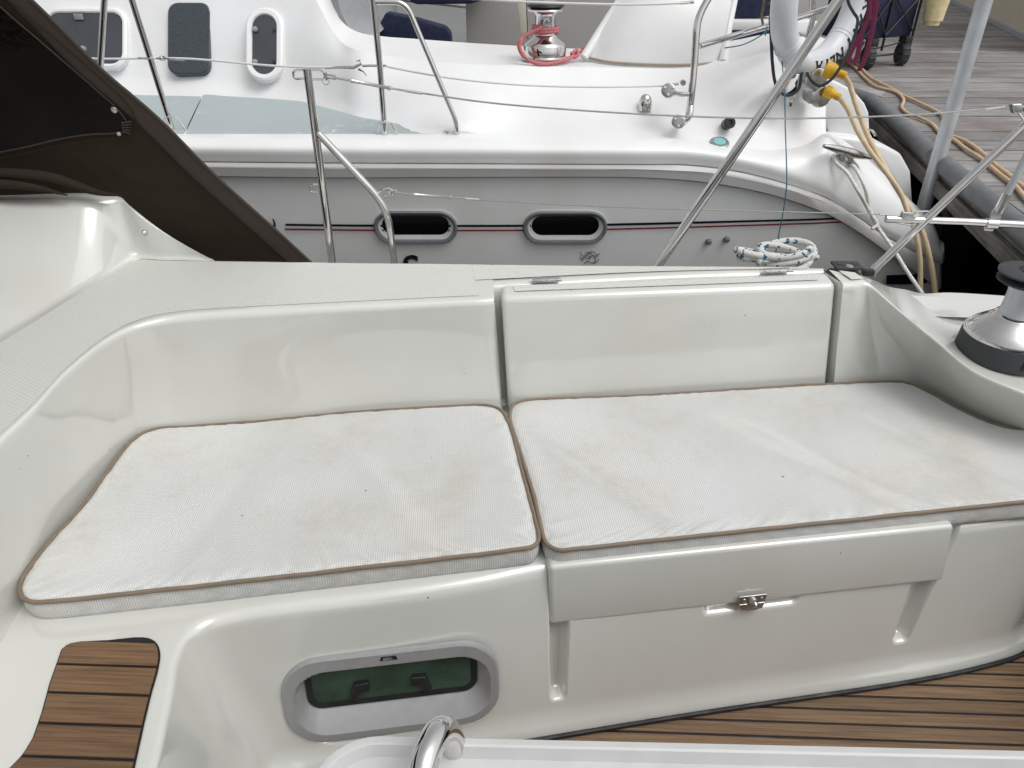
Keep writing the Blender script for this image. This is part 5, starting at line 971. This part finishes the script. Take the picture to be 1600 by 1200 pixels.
for q in [[(2.0341,3.336,1.4128),(2.0633,3.3316,1.3393),(2.0727,3.3302,1.2128),(2.0694,3.3307,1.1343),(2.0545,3.3329,1.0783)],[(2.0151,3.3388,1.4128),(2.0421,3.3348,1.3144),(2.0301,3.3366,1.2384),(1.9984,3.3413,1.1475),(1.9979,3.3414,1.113),(2.014,3.339,1.105),(2.031,3.3364,1.129),(2.0273,3.337,1.2384)],[(2.0317,3.3363,1.2892),(2.0636,3.3316,1.2943),(2.0651,3.3314,1.3541)]]:
    c_ = cr(q, 6); v, f = grid([[p + ca * -.012 for p in c_], [p - cb * .004 for p in c_], [p + ca * .012 for p in c_]]); web.add(v, f)
web.out('webbing_strap', M_maroon, None, label='maroon webbing strap looped down beside the lifebuoy', cat='strap')
# stern ladder / bracket plate under the buoy
lad = prism('ladder_bracket', [(1.7514,3.3985,1.0669),(1.7917,3.3924,1.067),(1.7838,3.3734,0.9711),(1.7721,3.3751,0.9262),(1.7574,3.3773,0.9262),(1.7379,3.3802,0.9988)], -cb * .03, M_steel, cat, .004)
lathe('bracket_bolt', [(.02, -.03), (.02, .006), (.014, .010)], (1.7376,3.3399,1.0701), -cb, M_dullsteel, cat, 18)

# ================================================================== DOCK
DZ = .62
dock = empty('dock', (3.5, 4.5, DZ), 'weathered grey boardwalk dock with timber edge beams', 'dock'); del dock['category']; dock['kind'] = 'structure'
da = V((math.cos(R(-8.8)), math.sin(R(-8.8)), 0)); dn = V((-da.y, da.x, 0))
E0, E1, E2, E3 = [V(p) for p in ((3.3842,5.5108,0.62), (3.386,5.1605,0.62), (2.8233,3.605,0.62), (2.4995,2.6365,0.62))]
ed_ = (E3 - E1).normalized(); E4 = E3 + ed_ * 3.2
W0, W1 = V((10.5065,14.617,0.62)), V((7.086,8.3396,0.62)); wd_ = (W1 - W0).normalized()
# outline of the deck (2D)
far = E0 + V((-3.0, 1.0, 0)); out = [far, E0, E1, E3, E4, E4 + V((6.5, 0, 0)), W0 + wd_ * -3 + V((2, 2, 0)), V((6, 22, 0)), V((-1.5, 22, 0))]
poly = [(p.x, p.y) for p in (E0 + (E0 - E1).normalized() * 5.0, E0, E1, E2, E3, E4, E4 + V((7, -1, 0)), V((16, 12, 0)), V((14, 20, 0)), V((-2, 20, 0)))]
emit('dock_underside', [(x, y, DZ - .035) for x, y in poly], [tuple(range(len(poly)))], plain('dark gap', (.03, .027, .025), .9), dock, smooth=False)
q0 = min(V((x, y, 0)).dot(dn) for x, y in poly); q1 = max(V((x, y, 0)).dot(dn) for x, y in poly)
pw_ = .225; k = 0; rg = random.Random(3); rest = MB(); cnt = 0; q = V((3.9, 5.8, 0)).dot(dn); q = q - math.ceil((q - q0) / pw_) * pw_
while q < q1:
    pg = clip(clip(poly, (dn.x, dn.y), q + pw_ - .014), (-dn.x, -dn.y), -(q + .0))
    if len(pg) > 2:
        z = DZ + rg.uniform(-.002, .002)
        xs_ = sorted(V((x, y, 0)).dot(da) for x, y in pg); js = [xs_[0] - 1] + ([xs_[0] + rg.uniform(1.2, 4)] if rg.random() < .6 else []) + [xs_[-1] + 1]
        for a, b in zip(js, js[1:]):
            p2 = clip(clip(pg, (da.x, da.y), b - .002), (-da.x, -da.y), -(a + .002))
            if len(p2) < 3: continue
            v, f = prismg([(x, y, z - .030) for x, y in p2], (0, 0, .030), 0)
            if q < q0 + 11.5 and cnt < 290: emit('plank', v, f, M_dock, dock, smooth=False); cnt += 1
            else: rest.add(v, f)
    q += pw_
if rest.v: rest.out('planks', M_dock, dock, smooth=False, kind='stuff')
# timber fascia beams
en = V((-ed_.y, ed_.x, 0)); en = en if en.dot(V((-1, 0, 0))) > 0 else -en
def beam(name, a, b, o0, o1, z0, z1, mat=M_beam):
    v, f = prismg([a + en * o0 + V((0, 0, z0)), b + en * o0 + V((0, 0, z0)), b + en * o0 + V((0, 0, z1)), a + en * o0 + V((0, 0, z1))], en * (o1 - o0), .006, 1)
    return emit(name, v, f, mat, dock, smooth=False)
A0 = V((E1.x, E1.y, 0)); B0 = V((E4.x, E4.y, 0))
beam('edge_beam', A0 + ed_ * -.05, A0 + ed_ * 2.3, .004, .07, DZ - .088, DZ - .035)
beam('edge_beam', A0 + ed_ * 2.31, B0, .004, .07, DZ - .088, DZ - .035)
beam('edge_beam', A0 + ed_ * -.02, A0 + ed_ * 1.75, .012, .09, DZ - .168, DZ - .094)
beam('edge_beam', A0 + ed_ * 1.76, B0, .012, .09, DZ - .168, DZ - .094)
for s_ in (.35, 1.6, 2.5, 3.4, 4.6): beam('dock_pile', A0 + ed_ * s_, A0 + ed_ * (s_ + .14), -.7, -.5, -.6, DZ - .05)
fd = (E0 - E1).normalized(); fn = V((fd.y, -fd.x, 0)); fn = fn if fn.y < 0 else -fn
v, f = prismg([V((E1.x, E1.y, DZ - .17)), V((E1.x, E1.y, DZ - .035)), V((E1.x, E1.y, DZ - .035)) + fd * 5, V((E1.x, E1.y, DZ - .17)) + fd * 5], fn * .06, .004, 1); emit('edge_beam', v, f, M_beam, dock, smooth=False)
v, f = prismg([E1 + fd * -.02 + V((0, 0, .001)), E1 + fd * 3, E1 + fd * 3 + V((.05, .22, 0)), E1 + V((.14, .16, .001))], V((0, 0, .012)), .003, 1); emit('edge_board', v, f, M_dock, dock, smooth=False)
# round grey fender hose along the edge
PR = .048; up_ = V((0, 0, -.022)); po = en * .045
tube('fender_pipe', arcpts([E1 + fd * 3 + fn * .045 + up_, E1 + po + up_, E2 + ed_ * -.02 + po + up_], .02, 4), PR, M_pvc, dock, 20)
tube('fender_pipe', [E2 + ed_ * .02 + po + up_, E2 + ed_ * .03 + po + up_, E4 + po + up_], [PR * .8, PR * .97, PR * .97], M_pvc, dock, 20)
for s_ in (.12, .5, 1.0, 1.45): lathe('beam_bolt', [(.008, 0), (.008, .004), (.003, .006)], A0 + ed_ * s_ + en * .07 + V((0, 0, DZ - .062)), en, M_dullsteel, dock, 8)
# tan hoses on the planks
tube('dock_hose', [(4.1364,7.0077,0.635),(3.9721,6.5285,0.635),(3.7169,5.917,0.635),(3.579,5.5038,0.635),(3.5908,5.3053,0.635),(3.5088,5.0804,0.635),(3.4311,4.9432,0.635),(3.283,4.7324,0.635),(3.2026,4.5293,0.635),(3.2025,4.428,0.635),(3.1638,4.2414,0.635),(3.0559,3.9927,0.635),(3.0251,3.8354,0.635),(2.9514,3.6362,0.635),(2.8945,3.439,0.635),(2.8238,3.2611,0.635),(2.7636,3.1082,0.635),(2.7091,2.956,0.635),(2.6099,2.7662,0.635),(2.5494,2.6162,0.635)], .0105, M_tan, None, 8, sm=6, sharp=0, label='tan hose on the dock planks, the one lying nearer the edge pipe', cat='hose', loc=(3.3, 4.5, DZ))
tube('dock_hose', [(4.2994,7.2532,0.636),(3.9822,6.4418,0.636),(3.7642,5.9035,0.636),(3.6707,5.543,0.636),(3.559,5.1442,0.636),(3.4928,4.834,0.636),(3.4158,4.5356,0.636),(3.3045,4.3109,0.636),(3.1317,4.0796,0.636),(3.0754,3.9522,0.636),(3.0651,3.7942,0.636),(2.994,3.5834,0.636),(2.8781,3.3104,0.636),(2.816,3.1419,0.636),(2.7577,2.9975,0.636),(2.715,2.8814,0.636),(2.6504,2.7208,0.636)], .0105, M_tan, None, 8, sm=6, sharp=0, label='tan hose on the dock planks with a wide bend, farther from the edge pipe', cat='hose', loc=(3.5, 4.7, DZ))
# building
bl = empty('building', W1, 'beige panelled building wall with grey base trim, beyond the dock', 'building')
wn_ = V((-wd_.y, wd_.x, 0)); wn_ = wn_ if wn_.dot(V((1, 1, 0))) > 0 else -wn_
for k in range(-6, 7):
    a = W0 + wd_ * (k * 1.22 + .004); b = W0 + wd_ * ((k + 1) * 1.22 - .004)
    v, f = prismg([a + V((0, 0, .04)), b + V((0, 0, .04)), b + V((0, 0, 3.2)), a + V((0, 0, 3.2))], wn_ * .05, .003, 1); emit('wall_panel', v, f, M_beige, bl, smooth=False)
v, f = prismg([W0 + wd_ * -8 + V((0, 0, .001)), W0 + wd_ * 9 + V((0, 0, .001)), W0 + wd_ * 9 + V((0, 0, .06)), W0 + wd_ * -8 + V((0, 0, .06))], wn_ * -.03, .003, 1); emit('base_trim', v, f, M_greytrim, bl, smooth=False)
# folding wagon
wg0 = V((4.0472,6.474,0.62)); wg1 = V((4.4801,6.6502,0.62))
wa = (wg1 - wg0); wa.z = 0; wl = wa.length; wa.normalize(); wb_ = V((-wa.y, wa.x, 0))
wag = empty('folding_wagon', wg0 + wa * wl / 2, 'navy folding wagon with black frame and chunky wheels on the dock', 'wagon')
def wheel(c, r_=.098):
    w_ = lathe('wheel', [(r_ * .35, -.028), (r_ * .62, -.020), (r_ * .66, -.028), (r_ * .92, -.034), (r_, -.022), (r_, .022), (r_ * .92, .034), (r_ * .66, .028), (r_ * .62, .020), (r_ * .35, .028)], c, wa * .85 - wb_ * .5, M_rubber, wag, 28, sharp=35)
    x_, y_, d_ = frame(wa * .85 - wb_ * .5)
    for k in range(14):
        a = 2 * math.pi * k / 14; p = V(c) + (x_ * math.cos(a) + y_ * math.sin(a)) * r_
        tube('tread_block', [p - d_ * .024, p + d_ * .024], .007, M_rubber, w_, 5)
    for k in range(5):
        a = 2 * math.pi * k / 5; tube('spoke', [V(c) - d_ * .015, V(c) - d_ * .015 + (x_ * math.cos(a) + y_ * math.sin(a)) * r_ * .6], .009, M_black, w_, 6)
for p in (wg0, wg1): wheel(p + V((0, 0, .098)))
for p in (wg0, wg1): wheel(p + wb_ * .72 - wa * .30 + V((0, 0, .098)))
tube('axle', [wg0 + V((0, 0, .10)), wg1 + V((0, 0, .10))], .008, M_black, wag, 8)
tube('axle', [wg0 + V((0, 0, .15)) - wa * .02, wg1 + V((0, 0, .20)) + wa * .02], .006, M_black, wag, 8)
bx0 = wg0 - wa * .14 + V((0, 0, .24)); bw = wl + .20
pv = [bx0, bx0 + wa * bw, bx0 + wa * bw + wb_ * .85, bx0 + wb_ * .85]
v, f = prismg(pv, (0, 0, .36), .015, 2); emit('fabric_body', v, f, M_navy, wag, sharp=40)
for (x_, y_) in ((0, 0), (bw, 0), (0, .85), (bw, .85), (bw * .42, 0)):
    p = bx0 + wa * (x_ + (.006 if x_ else -.006)) + wb_ * (y_ - (.012 if not y_ else -.012)); tube('frame_post', [p + V((0, 0, -.10)), p + V((0, 0, .42))], .011, M_black, wag, 8)
for (a, b) in ((0, .42), (.42, 1)):
    p = bx0 - wb_ * .022
    tube('cross_brace', [p + wa * bw * a + V((0, 0, .02)), p + wa * bw * b + V((0, 0, .34))], .008, M_black, wag, 6)
    tube('cross_brace', [p + wa * bw * a + V((0, 0, .34)), p + wa * bw * b + V((0, 0, .02))], .008, M_black, wag, 6)
for x_ in (0.1, .34):
    v, f = boxg(wg0 + wa * ((wl * .02) if x_ < .2 else wl) + V((0, 0, .175)), .09, .08, .07, .01, math.atan2(wa.y, wa.x)); emit('caster_bracket', v, f, M_black, wag, sharp=35)
tube('handle', [wg0 - wa * .1 + V((0, 0, .22)), wg0 - wa * .28 - wb_ * .1 + V((0, 0, .16)), wg0 - wa * .36 - wb_ * .12 + V((0, 0, .40))], .008, M_black, wag, 8)
bk = V((5.1099,7.6351,0.95)); bk = wg0 + wa * (wl + .10) - wb_ * .14 + V((0, 0, .335))
bkt = empty('bucket', bk, 'cream plastic bucket hanging at the end of the folding wagon', 'bucket')
lathe('bucket_body', [(.062, 0), (.066, .035), (.080, .036), (.092, .16), (.098, .22), (.094, .22), (.06, .01)], bk, (0, 0, 1), M_bucket, bkt, 32, sharp=40)
tube('bucket_strap', [bk + V((-.09, 0, .16)), bk + V((-.10, .01, .26)), bk + V((-.08, .04, .34))], .003, M_wire, bkt, 6)

# galvanised piling
pb = V((2.6966,3.4898,0.2983))
tube('dock_pole', [V((2.6966,3.4898,0.2983)) + V((0, 0, -.8)), (2.6966,3.4898,0.2983), (V((2.6966,3.4898,0.2983)).x, V((2.6966,3.4898,0.2983)).y, 3.2)], .036, M_galv, None, 24,
     label='galvanised steel pole standing in the water between catamaran stern and dock', cat='pole', loc=(pb.x, pb.y, -.5))
